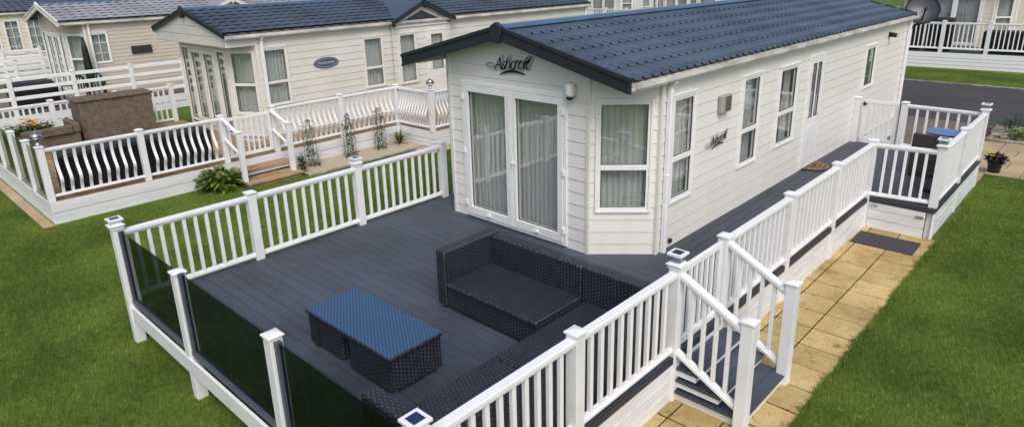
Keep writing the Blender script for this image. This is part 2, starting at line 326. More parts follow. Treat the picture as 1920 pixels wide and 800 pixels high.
# patio at the far right
structure(plane(.97, 14.15, 9, 17.3, G+.006).build('patio', 'joint', recalc=False))
pm = MB(); yy = 14.17
k = 0
while yy < 17.2:
    x = 1.0-(.3 if k % 2 else 0)
    while x < 6:
        pm.box(max(x, 1.0), yy, G+.004, x+.59, min(yy+.59, 17.27), G+.034+random.uniform(0, .004)); x += .6
    yy += .6; k += 1
structure(pm.build('patio_slabs', 'patio', bevel=.006))
pm = MB(); yy = 9.7
structure(plane(.5, 12.2, 1.0, 17.3, G+.010).build('side_path', 'patio', recalc=False))
kerb([(.44, 17.40), (1.0, 17.34), (6, 17.34)], 'bed_kerb', .10, .10)
kerb([(.985, 15.4), (.985, 17.3)], 'patio_kerb', .05, .07)
structure(plane(.45, 17.42, 7, 19.2, G+.02).build('gravel_bed', 'gravel', recalc=False))
structure(plane(-11.2, 5.1, -10.18, 9.6, G+.02).build('gravel_strip', 'gravel', recalc=False))
structure(plane(-10.18, 8.0, -9.4, 12, G+.016).build('gravel_corner', 'gravel', recalc=False))
kerb([(-10.15, 5.05), (-10.15, 8.6)], 'strip_kerb', .05, .06)
structure(plane(-16.3, .19, -11.08, .37, G+.016).build('paved_edge', 'patio', recalc=False))
# ------------------------------------------------------------------ grass blades (one tile, many instances)
def grass(name, rects, density, seed, h=(.014, .032)):
    rnd = random.Random(seed); T = .5; m = MB()
    for i in range(int(density*T*T)):
        x, y = rnd.uniform(-T/2, T/2), rnd.uniform(-T/2, T/2); a = rnd.uniform(0, 6.283); hh = rnd.uniform(*h); ww = rnd.uniform(.0022, .0042)
        dx, dy = math.cos(a)*ww, math.sin(a)*ww; lx, ly = rnd.gauss(0, .5)*hh, rnd.gauss(0, .5)*hh
        n = len(m.v); m.v += [(x-dx, y-dy, 0), (x+dx, y+dy, 0), (x+lx, y+ly, hh)]; m.f.append((n, n+1, n+2)); m.sm.append(False)
    me = bpy.data.meshes.new('grass_tuft'); me.from_pydata(m.v, [], m.f); me.materials.append(M_['blade'])
    tile = bpy.data.objects.new('grass_tuft', me)          # referenced by the node group only
    pts = []
    for (x0, y0, x1, y1) in rects:
        nx = max(1, round((x1-x0)/T)); ny = max(1, round((y1-y0)/T))
        for i in range(nx):
            for j in range(ny): pts.append((x0+(x1-x0)*(i+.5)/nx, y0+(y1-y0)*(j+.5)/ny, G))
    pm = bpy.data.meshes.new(name); pm.from_pydata(pts, [], []); o = bpy.data.objects.new(name, pm); C.objects.link(o); o['kind'] = 'stuff'
    ng = bpy.data.node_groups.new('scatter_'+name, 'GeometryNodeTree')
    ng.interface.new_socket('Geometry', in_out='INPUT', socket_type='NodeSocketGeometry'); ng.interface.new_socket('Geometry', in_out='OUTPUT', socket_type='NodeSocketGeometry')
    gi = ng.nodes.new('NodeGroupInput'); go = ng.nodes.new('NodeGroupOutput'); oi = ng.nodes.new('GeometryNodeObjectInfo'); oi.inputs['Object'].default_value = tile
    mp = ng.nodes.new('GeometryNodeMeshToPoints'); ip = ng.nodes.new('GeometryNodeInstanceOnPoints'); rv = ng.nodes.new('FunctionNodeRandomValue'); rv.data_type = 'INT'
    rv.inputs['Min'].default_value = 0; rv.inputs['Max'].default_value = 3
    mu = ng.nodes.new('ShaderNodeMath'); mu.operation = 'MULTIPLY'; mu.inputs[1].default_value = math.pi/2; cx = ng.nodes.new('ShaderNodeCombineXYZ')
    l = ng.links.new; l(gi.outputs[0], mp.inputs[0]); l(mp.outputs[0], ip.inputs['Points']); l(oi.outputs['Geometry'], ip.inputs['Instance'])
    l(rv.outputs[2], mu.inputs[0]); l(mu.outputs[0], cx.inputs['Z']); l(cx.outputs[0], ip.inputs['Rotation']); l(ip.outputs[0], go.inputs[0])
    md = o.modifiers.new('scatter', 'NODES'); md.node_group = ng
    return o
grass('grass', [(-11.1, -2.5, -5.5, 5.0), (-5.5, -3.5, .5, .6), (1.085, 1.0, 4.6, 14.15), (-16.5, -3.0, -11.1, .19), (-10.1, 5.0, -5.5, 9.0), (-11.1, -4.5, -5.5, -2.5)], 7500, 3)
def edge_tufts(name, p0, p1, seed, spread=.06, n=2600, h=(.02, .05)):
    rnd = random.Random(seed); m = MB(); from mathutils import noise
    for i in range(n):
        t = rnd.random(); x = p0[0]+(p1[0]-p0[0])*t; y = p0[1]+(p1[1]-p0[1])*t
        k = noise.noise(Vector((x*1.7, y*1.7, seed)))*1.2+noise.noise(Vector((x*7, y*7, seed)))*.8
        q = -abs(rnd.gauss(0, 1))*spread*max(.1, 1+k*1.6); x += q
        a = rnd.uniform(0, 6.283); hh = rnd.uniform(*h); ww = rnd.uniform(.0025, .005); dx, dy = math.cos(a)*ww, math.sin(a)*ww
        b = len(m.v); m.v += [(x-dx, y-dy, G+.015), (x+dx, y+dy, G+.015), (x+rnd.gauss(-.3, .5)*hh, y+rnd.gauss(0, .5)*hh, G+.015+hh)]; m.f.append((b, b+1, b+2)); m.sm.append(False)
    o = m.build(name, 'blade', recalc=False); o['kind'] = 'stuff'; return o
edge_tufts('edge_grass', (1.135, 1.0), (1.135, 9.6), 5, .022, 13000)
edge_tufts('edge_grass', (1.135, 9.6), (1.135, 14.1), 6, .03, 4000)
grass('verge_grass', [(-6, 26.05, 4, 28.5), (-4.5, 28.5, 3, 29.6)], 1600, 4, (.03, .06))
# ------------------------------------------------------------------ solar lights
def solar_light(x, y, z, label, tall=True, s=1.0):
    o = thing('solar_post_light', label, 'solar light', (x, y, z), 0, 'solar lights on the railing posts')
    h = .055 if tall else .02
    m = MB().frust(0, 0, 0, .085*s, .012, .085*s).frust(0, 0, .012, .066*s, .03, .058*s)
    m.frust(0, 0, .03+h, .060*s, .045+h, .078*s).frust(0, 0, .045+h, .080*s, .068+h, .080*s)
    m.build('cap', 'white', o, bevel=.003)
    g = MB().frust(0, 0, .0302, .054*s, .0298+h, .054*s)
    g.build('lens', 'lens' if tall else 'white', o)
    MB().frust(0, 0, .0682+h, .048*s, .0705+h, .048*s).build('solar_panel', 'solar', o)
    return o
# ------------------------------------------------------------------ railings
PROTO = {}
def baluster_mesh(kind, h, s=.042):
    k = (kind, round(h, 3), s)
    if k in PROTO: return PROTO[k]
    m = MB()
    if kind == 'straight': m.box(-s/2, -s/2, 0, s/2, s/2, h)
    else:                                          # bowed outwards near the foot (towards +x)
        n = 14; pr = []
        for i in range(n+1):
            t = i/n; off = .095*math.exp(-((t-.34)/.17)**2)-.03*math.exp(-((t-.75)/.15)**2)
            pr.append((off, t*h))
        vs = []; fs = []
        for (o_, z) in pr: vs += [(o_-s*.3, -s*.62, z), (o_+s*.3, -s*.62, z), (o_+s*.3, s*.62, z), (o_-s*.3, s*.62, z)]
        for i in range(n):
            for q in range(4): fs.append((i*4+q, i*4+(q+1) % 4, i*4+4+(q+1) % 4, i*4+4+q))
        fs += [(3, 2, 1, 0), (n*4, n*4+1, n*4+2, n*4+3)]; m.add(vs, fs)
    o = m.build('baluster', 'white', bevel=.004 if kind == 'straight' else 0); PROTO[k] = o.data; bpy.data.objects.remove(o); return PROTO[k]
def post(m, x, y, z0, z1, s=.058, cap=True):
    m.box(x-s, y-s, z0, x+s, y+s, z1-.035)
    if cap: m.frust(x, y, z1-.037, s+.014, z1-.018, s+.014).frust(x, y, z1-.0175, s+.012, z1, s*.35)
def railing(name, label, pts, group='white railings round the decks', H=1.0, kind='straight', base_z=0., posts=None, zbot=None, skip_first=False, skip_last=False,
            top=.93, th=.075, bot=.045, bh=.06, gap=.155, rz=0, bal_gap=None, nopanel=(), bow=1, mat='white', ps=.058):
    """pts: (x, y) of the posts, one panel between two neighbours"""
    ox, oy = pts[0]; r = thing(name, label, 'railing', (ox, oy, base_z), 0, group)
    for i, (x, y) in enumerate(pts):
        if (i == 0 and skip_first) or (i == len(pts)-1 and skip_last): continue
        m = MB(); zb = (zbot if zbot is not None else G-.02)-base_z
        post(m, x-ox, y-oy, zb if not isinstance(zb, list) else zb[i], H, ps); m.build('post', mat, r, bevel=.004)
    for i in range(len(pts)-1):
        if i in nopanel: continue
        a = Vector((pts[i][0]-ox, pts[i][1]-oy, 0)); b = Vector((pts[i+1][0]-ox, pts[i+1][1]-oy, 0)); d = (b-a).normalized(); L = (b-a).length
        a2 = a+d*(ps-.004); b2 = b-d*(ps-.004); Z = Vector((0, 0, 1))
        m = MB(); m.bar(a2+Z*(top-th*.32), b2+Z*(top-th*.32), .088, th*.62); m.bar(a2+Z*(top-th*.80), b2+Z*(top-th*.80), .052, th*.42); m.build('top_rail', mat, r, bevel=.006)
        m = MB(); m.bar(a2+Z*(bot+bh*.3), b2+Z*(bot+bh*.3), .066, bh*.6); m.bar(a2+Z*(bot+bh*.72), b2+Z*(bot+bh*.72), .05, bh*.44); m.build('bottom_rail', mat, r, bevel=.005)
        hb = (top-th)-(bot+bh)+.03; me = baluster_mesh(kind, hb); n = max(2, round(L/gap)-1)
        ang = math.atan2(d.y, d.x)-math.pi/2 + (0 if bow > 0 else math.pi)
        for k in range(n):
            p = a+d*(ps+(L-2*ps)*(k+1)/(n+1))
            o = bpy.data.objects.new('baluster', me); C.objects.link(o); o.parent = r; o.location = (p.x, p.y, bot+bh-.012); o.rotation_euler = (0, 0, ang)
    return r
# ------------------------------------------------------------------ main deck
XL = -5.562
YC = 4.69; SW = -1.44
deck = thing('raised_deck', 'dark grey composite deck wrapping round the front and right side of the nearest holiday caravan', 'deck', (-2.5, 2, G))
m = MB(); bw = .146; y = -.02
while y < 5.35:
    x1 = .035
    j = XL+random.uniform(1.6, 4.0)
    m.box(XL-.03, y, -.026, j-.0015, y+bw-.006, 0); m.box(j+.0015, y, -.026, x1, y+bw-.006, 0); y += bw
m.build('deck_boards', 'deck', deck, deck.location)
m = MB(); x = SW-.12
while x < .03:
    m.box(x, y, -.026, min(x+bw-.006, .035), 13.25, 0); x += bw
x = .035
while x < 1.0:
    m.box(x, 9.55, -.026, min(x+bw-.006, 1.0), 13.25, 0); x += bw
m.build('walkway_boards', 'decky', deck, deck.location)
m = MB()
m.box(.037, -.03, -.075, .047, 9.52, -.001); m.box(.037, 9.53, -.075, .99, 9.54, -.001); m.box(1.003, 9.53, -.075, 1.013, 13.26, -.001)
m.build('edge_trim', 'fascia_dark', deck, deck.location)
m = MB()
m.box(XL-.03, -.075, -.225, .05, -.045, -.03)                         # front fascia, open below
m.box(XL-.062, -.075, -.225, XL-.032, 5.1, -.03)
m.build('fascia', 'white', deck, deck.location, bevel=.005)
m = MB()
def skirt(m, F, L, zt, zb, n, gap=.008, w0=-.02, w1=0.):
    h = (zt-zb)/n
    for i in range(n):
        m.fbox(F, 0, L, zb+h*i+gap/2, zb+h*(i+1)-gap/2, w0, w1-.003*(i % 2 == 0))
F = XY((.036, 1.6), (.036, 9.5)); skirt(m, F, F.L, -.08, G, 3)
F = XY((.036, -.03), (.036, 1.6)); skirt(m, F, F.L, -.08, -.38, 2)
F = XY((1.003, 9.56), (1.003, 13.2)); skirt(m, F, F.L, -.08, G, 3)
F = XY((1.0, 13.25), (-1.4, 13.25)); skirt(m, F, F.L, -.03, G, 3)
m.build('skirting', 'board', deck, deck.location, bevel=.004)
m = MB(); F = XY((.062, 9.535), (.893, 9.535)); h = .155
for i in range(3): m.fbox(F, 0, F.L, G+.02+i*(h+.008), G+.02+i*(h+.008)+h, -.02, .0)
hb = m.build('storage_hatch', 'board', deck, deck.location, bevel=.004)
m = MB()
for u, v in ((.02, -.12), (.70, -.17)): m = MB(); m.fbox(F, u, u+.11, v-.02, v+.02, .002, .012); m.fbox(F, u+.02, u+.09, v-.008, v+.008, .011, .024); m.build('latch', 'metal', hb, deck.location, bevel=.002)
m = MB()
for (x, yy) in ((-4.6, 1.2), (-2.6, 1.2), (-1, 1.2), (-4.6, 3), (-2.6, 3), (-1, 3)): m.box(x-.05, yy-.05, G, x+.05, yy+.05, -.1)
for yy in (.3, 1.2, 2.1, 3., 4.): m.box(XL, yy-.025, -.17, .03, yy+.025, -.03)
m.build('joist', 'timber', deck, deck.location)
PL = [(XL, -.03), (XL, 1.626), (XL, 3.329), (XL, 5.06)]
railing('deck_railing', 'white railing along the lawn on the left side of the dark grey deck', PL)
for i, (x, yy) in enumerate(PL):
    pass
solar_light(XL, -.03, 1.0, 'square white solar cap on the corner post at the front left of the deck', False)
solar_light(XL, 3.329, 1.0, 'square white solar cap halfway along the left railing of the dark deck', False)
PR = [(0, 0), (0, 1.641), (0, 3.249)]
railing('deck_railing', 'white railing behind the corner sofa, between the front corner and the steps', PR)
railing('deck_railing', 'long white railing along the caravan walkway above the paved path', [(0, 4.272), (0, 6.078), (0, 7.8275), (0, 9.53)], skip_last=False)
solar_light(0, 0, 1.0, 'square solar cap with blue panel on the front corner post beside the glass', False)
solar_light(0, 3.249, 1.0, 'square solar light with clear lens on the post at the head of the steps')
railing('deck_railing', 'short white railing above the storage hatch at the bend of the walkway', [(0, 9.53), (.952, 9.66)], skip_first=True, skip_last=True, gap=.16)
railing('deck_railing', 'white railing on the outer side of the small side deck beside the lawn', [(.952, 9.66), (.952, 11.31), (.952, 13.15)], gap=.12)
solar_light(.952, 9.66, 1.0, 'square white post light on the near corner post of the small side deck', True, 1.05)
solar_light(.952, 13.15, .99, 'square white post light on the far corner post of the small side deck', True, 1.05)
railing('deck_railing', 'white railing closing the far end of the small side deck towards the road', [(-.43, 13.21), (.952, 13.15)], skip_last=True, gap=.2, H=.99)
# gate at the far end
def gate(name, label, a, b, top=.93, bot=.06, n=5, latch=True):
    g = thing(name, label, 'gate', (a[0], a[1], 0)); A = Vector((0, 0, 0)); B = Vector((b[0]-a[0], b[1]-a[1], 0)); d = B.normalized(); L = B.length; Z = Vector((0, 0, 1))
    m = MB()
    for z in (top-.03, bot+.03): m.bar(A+d*.10+Z*z, B-d*.10+Z*z, .045, .07)
    for p in (A+d*.07, B-d*.07): m.bar(p+Z*bot, p+Z*(top+.003), .047, .08, up=tuple(d))
    m.build('gate_frame', 'white', g, bevel=.004)
    me = baluster_mesh('straight', top-bot-.12, .036)
    for k in range(n):
        p = A+d*(.11+(L-.22)*(k+1)/(n+1)); o = bpy.data.objects.new('baluster', me); C.objects.link(o); o.parent = g; o.location = (p.x, p.y, bot+.06)
    if latch:
        m = MB(); p = A+d*.05; m.bar(p+Vector((0, -.035, top-.12)), p+Vector((0, -.035, top-.04)), .05, .03, up=(1, 0, 0)); m.bar(p+Vector((-.03, -.05, top-.08)), p+Vector((.06, -.05, top-.08)), .03, .02)
        m.build('latch', 'dark', g)
    return g
gate('walkway_gate', 'white picket gate against the caravan wall at the far end of the walkway', (-1.25, 13.24), (-.50, 13.22))
m = MB(); post(m, -1.335, 13.24, G, .99); tag(m.build('gate_post', 'white', off=(-1.335, 13.24, G), loc=(-1.335, 13.24, G), bevel=.004), 'white hanging post of the far gate, standing against the caravan wall', 'post')
gate('step_gate', 'white picket gate at the head of the grey steps beside the solar light', (0, 3.30), (0, 4.222), n=5, latch=False)
# glass balustrade at the front
gb = thing('glass_balustrade', 'dark tinted glass screen with white posts along the front edge of the deck', 'glass screen', (XL, 0, 0))
fx = [XL, -3.8055, -1.8454, 0]
for i in (1, 2):
    m = MB(); post(m, fx[i], -.01, G-.02, .96 if i == 1 else 1.0); m.build('post', 'white', gb, gb.location, bevel=.004)
for i in range(3):
    a, b = fx[i]+.062, fx[i+1]-.062
    m = MB(); m.box(a, -.045, .0, b, .025, .05); m.box(a, -.04, .05, a+.045, .02, .94); m.box(b-.045, -.04, .05, b, .02, .94); m.build('glass_channel', 'alu', gb, gb.location, bevel=.003)
    m = MB(); m.box(a+.02, -.014, .03, b-.02, -.006, .935); m.build('glass_panel', 'tint', gb, gb.location)
# steps
st = thing('deck_steps', 'short flight of grey steps with white risers and sloping white handrails', 'steps', (0, 3.76, G))
y0, y1 = 3.27, 4.25
for z, x in ((-.13, .30), (-.27, .55), (-.40, .80)):
    m = MB(); yy = y0-.03
    nb = 4 if z > -.35 else 5
    xa = 0.05
    w_ = (x-xa)/nb
    for i in range(nb): m.box(xa+w_*i, y0-.035 if z > -.35 else y0-.045, z-.03, xa+w_*(i+1)-.005, y1+.04, z)
    m.build('tread', 'deck', st, st.location, bevel=.003)
    m = MB(); zb = {-.13: -.24, -.27: -.37, -.40: G}[z]
    m.box(.05, y0-.012, zb+.001, x-.03, y1+.012, z-.031); m.build('riser', 'board', st, st.location, bevel=.003)
for yy in (3.25, 4.272):
    m = MB(); post(m, .764, yy, G-.01, .68); m.build('newel_post', 'white', st, st.location, bevel=.004)
    Z = Vector((0, 0, 1)); a = Vector((.055, yy, .90)); b = Vector((.712, yy, .545)); a_ = Vector((.055, yy, .035)); b_ = Vector((.712, yy, -.31))
    m = MB(); m.bar(a, b, .088, .045); m.bar(a-Z*.035, b-Z*.035, .052, .035); m.build('handrail', 'white', st, st.location, bevel=.005)
    m = MB(); m.bar(a_, b_, .07, .04); m.bar(a_+Z*.03, b_+Z*.03, .05, .03); m.build('lower_rail', 'white', st, st.location, bevel=.005)
    for k in range(4):
        t = (k+1)/5; p = a.lerp(b, t); q = a_.lerp(b_, t); mm = MB().box(p.x-.019, yy-.019, q.z+.03, p.x+.019, yy+.019, p.z-.03); mm.build('baluster', 'white', st, st.location, bevel=.003)
# ------------------------------------------------------------------ caravans
SLOPE = .243; RZ = 3.01
def siding(F, L, z0, z1, openings, h=.177, clip=True, flip=1, zoff=0.):
    """lapped boards with real openings"""
    us = {0., L}; vs = {z0, z1}
    prof = []
    z = z0
    while z < z1:
        for t in (0., .90, .93, .97): prof.append((z+h*t, 0))
        z += h
    def off(v):
        t = ((v-z0)/h) % 1.0
        P = [(0, .011), (.90, .003), (.93, -.004), (.97, -.004), (1, .011)]
        for (a, x), (b, y) in zip(P, P[1:]):
            if t <= b: return x+(y-x)*(t-a)/(b-a)
        return .011
    for v, _ in prof:
        if z0 < v < z1: vs.add(round(v, 4))
    for (a, b, c, d) in openings: us |= {a, b}; vs |= {c, d}
    us = sorted(us); vs = sorted(vs); m = MB()
    idx = {}
    for i, u in enumerate(us):
        for j, v in enumerate(vs): idx[i, j] = len(m.v); m.v.append(tuple(F(u, v, off(v))))
    for i in range(len(us)-1):
        for j in range(len(vs)-1):
            cu, cv = (us[i]+us[i+1])/2, (vs[j]+vs[j+1])/2
            if any(a < cu < b and c < cv < d for (a, b, c, d) in openings): continue
            m.f.append((idx[i, j], idx[i+1, j], idx[i+1, j+1], idx[i, j+1])); m.sm.append(False)
    return m
def clip_roof(o, z=2.93, s=SLOPE):
    bm = bmesh.new(); bm.from_mesh(o.data)
    for sg in (1, -1):
        n = Vector((s*sg, 0, 1)).normalized()
        bmesh.ops.bisect_plane(bm, geom=bm.verts[:]+bm.edges[:]+bm.faces[:], plane_co=(0, 0, z), plane_no=n, clear_outer=True)
    bm.to_mesh(o.data); bm.free()
def curtain(F, u0, u1, v0, v1, w_, seed, cover=1.0, folds=None, amp=.022):
    rnd = random.Random(seed); m = MB(); L = u1-u0; n = max(8, int(L/.012)); ph = [rnd.uniform(0, 6.28) for _ in range(4)]
    rows = 5; idx = []
    for j in range(rows):
        v = v0+(v1-v0)*j/(rows-1); row = []
        for i in range(n+1):
            u = u0+L*i/n; t = u*2*math.pi
            o = amp*(.55+.75*abs(math.sin(t/.9+ph[3])))*(math.sin(t/.085+ph[0]+.6*math.sin(t/.41+ph[1]))+.35*math.sin(t/.037+ph[2]+j*.15))
            row.append(len(m.v)); m.v.append(tuple(F(u, v, w_+o*(1-.2*j/rows))))
        idx.append(row)
    for j in range(rows-1):
        for i in range(n): m.f.append((idx[j][i], idx[j][i+1], idx[j+1][i+1], idx[j+1][i])); m.sm.append(True)
    return m
def window(root, F, u0, u1, v0, v1, trans=(), seed=0, cur='full', name='window', fr=.062, bars=(), mat='frame', curmat='curtain'):
    m = MB()
    # outer trim then the sash
    t = .035
    for (a, b, c, d) in ((u0, u1, v1-t, v1), (u0, u1, v0, v0+t), (u0, u0+t, v0+t, v1-t), (u1-t, u1, v0+t, v1-t)): m.fbox(F, a, b, c, d, -.05, .036)
    s = fr
    for (a, b, c, d) in ((u0+t, u1-t, v1-s-.01, v1-t), (u0+t, u1-t, v0+t, v0+s+.01), (u0+t, u0+s+.008, v0+s+.01, v1-s-.01), (u1-s-.008, u1-t, v0+s+.01, v1-s-.01)): m.fbox(F, a, b, c, d, -.05, .022)
    for z in trans: m.fbox(F, u0+s+.008, u1-s-.008, z-.035, z+.035, -.05, .026)
    for z in bars: m.fbox(F, u0+s, u1-s, z-.008, z+.008, -.02, .01)
    if bars: m.fbox(F, (u0+u1)/2-.008, (u0+u1)/2+.008, v0+s, v1-s, -.02, .0095)
    m.fbox(F, u0-.015, u1+.015, v1, v1+.014, .0, .045)
    wn = m.build(name, mat, root, bevel=.003)
    m = MB(); zz = [v0+s+.01]+[x for z in trans for x in (z-.035, z+.035)]+[v1-s-.01]
    g = MB()
    for a, b in zip(zz[::2], zz[1::2]):
        m.fbox(F, u0+s+.003, u1-s-.003, a-.005, b+.005, -.012, -.008)
        e = .008; U0, U1 = u0+s+.008, u1-s-.008
        for q in ((U0, U1, b-e, b), (U0, U1, a, a+e), (U0, U0+e, a+e, b-e), (U1-e, U1, a+e, b-e)): g.fbox(F, *q, -.007, .004)
    m.build('window_pane', 'glass', wn); g.build('window_seal', 'seal_void', wn)
    a, b = u0+.02, u1-.02
    if cur == 'full': curtain(F, a-.05, b+.05, v0-.02, v1-.02, -.12, seed).build('curtain', curmat, wn, recalc=False)
    elif cur == 'sides':
        c1 = curtain(F, a-.03, a+(b-a)*.34, v0-.02, v1-.02, -.12, seed); c2 = curtain(F, b-(b-a)*.30, b+.03, v0-.02, v1-.02, -.12, seed+3)
        n = len(c1.v); c1.v += c2.v; c1.f += [tuple(i+n for i in f) for f in c2.f]; c1.sm += c2.sm; c1.build('curtain', curmat, wn, recalc=False)
    elif cur == 'grass_reflection':
        MB().fbox(F, a, b, v0+.02, v1-.02, -.04, -.035).build('grass_reflection', 'grass_green', wn)  # green sheet standing in for grass mirrored in the window
    return wn
def french_doors(root, F, u0, u1, v0, v1, seed=3, mat='frame', glz=None):
    t = .05; m = MB()
    for (a, b, c, d) in ((u0, u1, v1-t, v1), (u0, u1, v0, v0+t*.9), (u0, u0+t, v0+t*.9, v1-t), (u1-t, u1, v0+t*.9, v1-t)): m.fbox(F, a, b, c, d, -.06, .034)
    fr = m.build('door_frame', mat, root, bevel=.004)
    mid = (u0+u1)/2; g = []
    for k, (a, b) in enumerate(((u0+t+.004, mid-.002), (mid+.002, u1-t-.004))):
        m = MB(); s = .095; c, d = v0+t, v1-t-.004
        for q in ((a, b, d-.095, d), (a, b, c, c+.125), (a, a+s, c+.125, d-.095), (b-s, b, c+.125, d-.095)): m.fbox(F, *q, -.045, .048)
        m.fbox(F, (mid-.028) if k == 0 else mid-.0, (mid-.0) if k == 0 else mid+.028, c, d, .049, .056)
        dr = m.build('french_door', mat, root, bevel=.005)
        m = MB(); m.fbox(F, a+s-.005, b-s+.005, c+.12, d-.09, -.004, .0); m.build('door_glass', 'glass', dr)
        m = MB(); e = .009; U0, U1, A, B = a+s, b-s, c+.125, d-.095
        for q in ((U0, U1, B-e, B), (U0, U1, A, A+e), (U0, U0+e, A+e, B-e), (U1-e, U1, A+e, B-e)): m.fbox(F, *q, .001, .010)
        m.build('door_seal', 'seal_void', dr)
        m = MB(); hx = a-.02 if k == 0 else b-.0
        for z in (c+.18, (c+d)/2, d-.18): m.fbox(F, hx-.012, hx+.034, z-.045, z+.045, .036, .066)
        m.build('hinge', 'frame', dr, bevel=.004)
        m = MB(); hx = mid+.035 if k else mid-.075
        if k:
            m.fbox(F, hx-.013, hx+.013, c+.90, c+1.12, .049, .058); m.fbox(F, hx-.01, hx+.1, c+1.0, c+1.022, .078, .09); m.fbox(F, hx-.01, hx+.01, c+1.0, c+1.02, .056, .08)
        m.fbox(F, (a+b)/2-.05, (a+b)/2+.05, c+.035, c+.06, .049, .075); m.fbox(F, (a+b)/2-.02, (a+b)/2+.02, c+.045, c+.085, .05, .07)
        m.build('handle', 'frame', dr, bevel=.003)
    curtain(F, u0+.02, mid-.01, v0+.03, v1-.03, -.14, seed).build('curtain', 'curtain', fr, recalc=False)
    curtain(F, mid+.01, u1-.02, v0+.03, v1-.03, -.14, seed+9).build('curtain', 'curtain', fr, recalc=False)
    return fr
def tile_sheet(x_sign, W, y0, y1, rows=6, pitch=.205, amp=.012, ridge_z=RZ, sl=SLOPE, x0=.02, res=8, sharp=2., fade=False, sc=.02):
    m = MB(); n = int((y1-y0)/pitch*res); dy = (y1-y0)/n; hs = (W-x0)/rows; lines = []
    for r_ in range(rows):
        H = .006 if fade else .040; a0, a1 = (0., .10) if fade else (1, 1); st_ = x0+hs*r_-(.035 if r_ else 0); en = x0+hs*(r_+1)
        lines += [(st_, .0, 0, a0), (st_+(en-st_)*.62, H*.5, 0, a1), (en-.07, H*.9, .5, .75 if fade else 1), (en+.012, H, 1, 1), (en+.0125, H-.004, 1, 1), (en-.035, H-.004, .6, .9 if fade else 1)]
    for (s, h, e, am) in lines:
        for i in range(n+1):
            y = y0+dy*i; ph = (y/pitch) % 1.0
            c = .5+.5*math.cos(2*math.pi*(ph+.14*math.sin(2*math.pi*ph+.6))); wv = c**sharp
            ss = s + (e*(sc*(wv-.5)))
            m.v.append((x_sign*ss, y, ridge_z-sl*ss+h+amp*am*wv))
    k = n+1
    for a in range(len(lines)-1):
        for i in range(n):
            q = (a*k+i, a*k+i+1, (a+1)*k+i+1, (a+1)*k+i); m.f.append(q if x_sign < 0 else q[::-1]); m.sm.append(True)
    me = m
    return me
TILE = {}
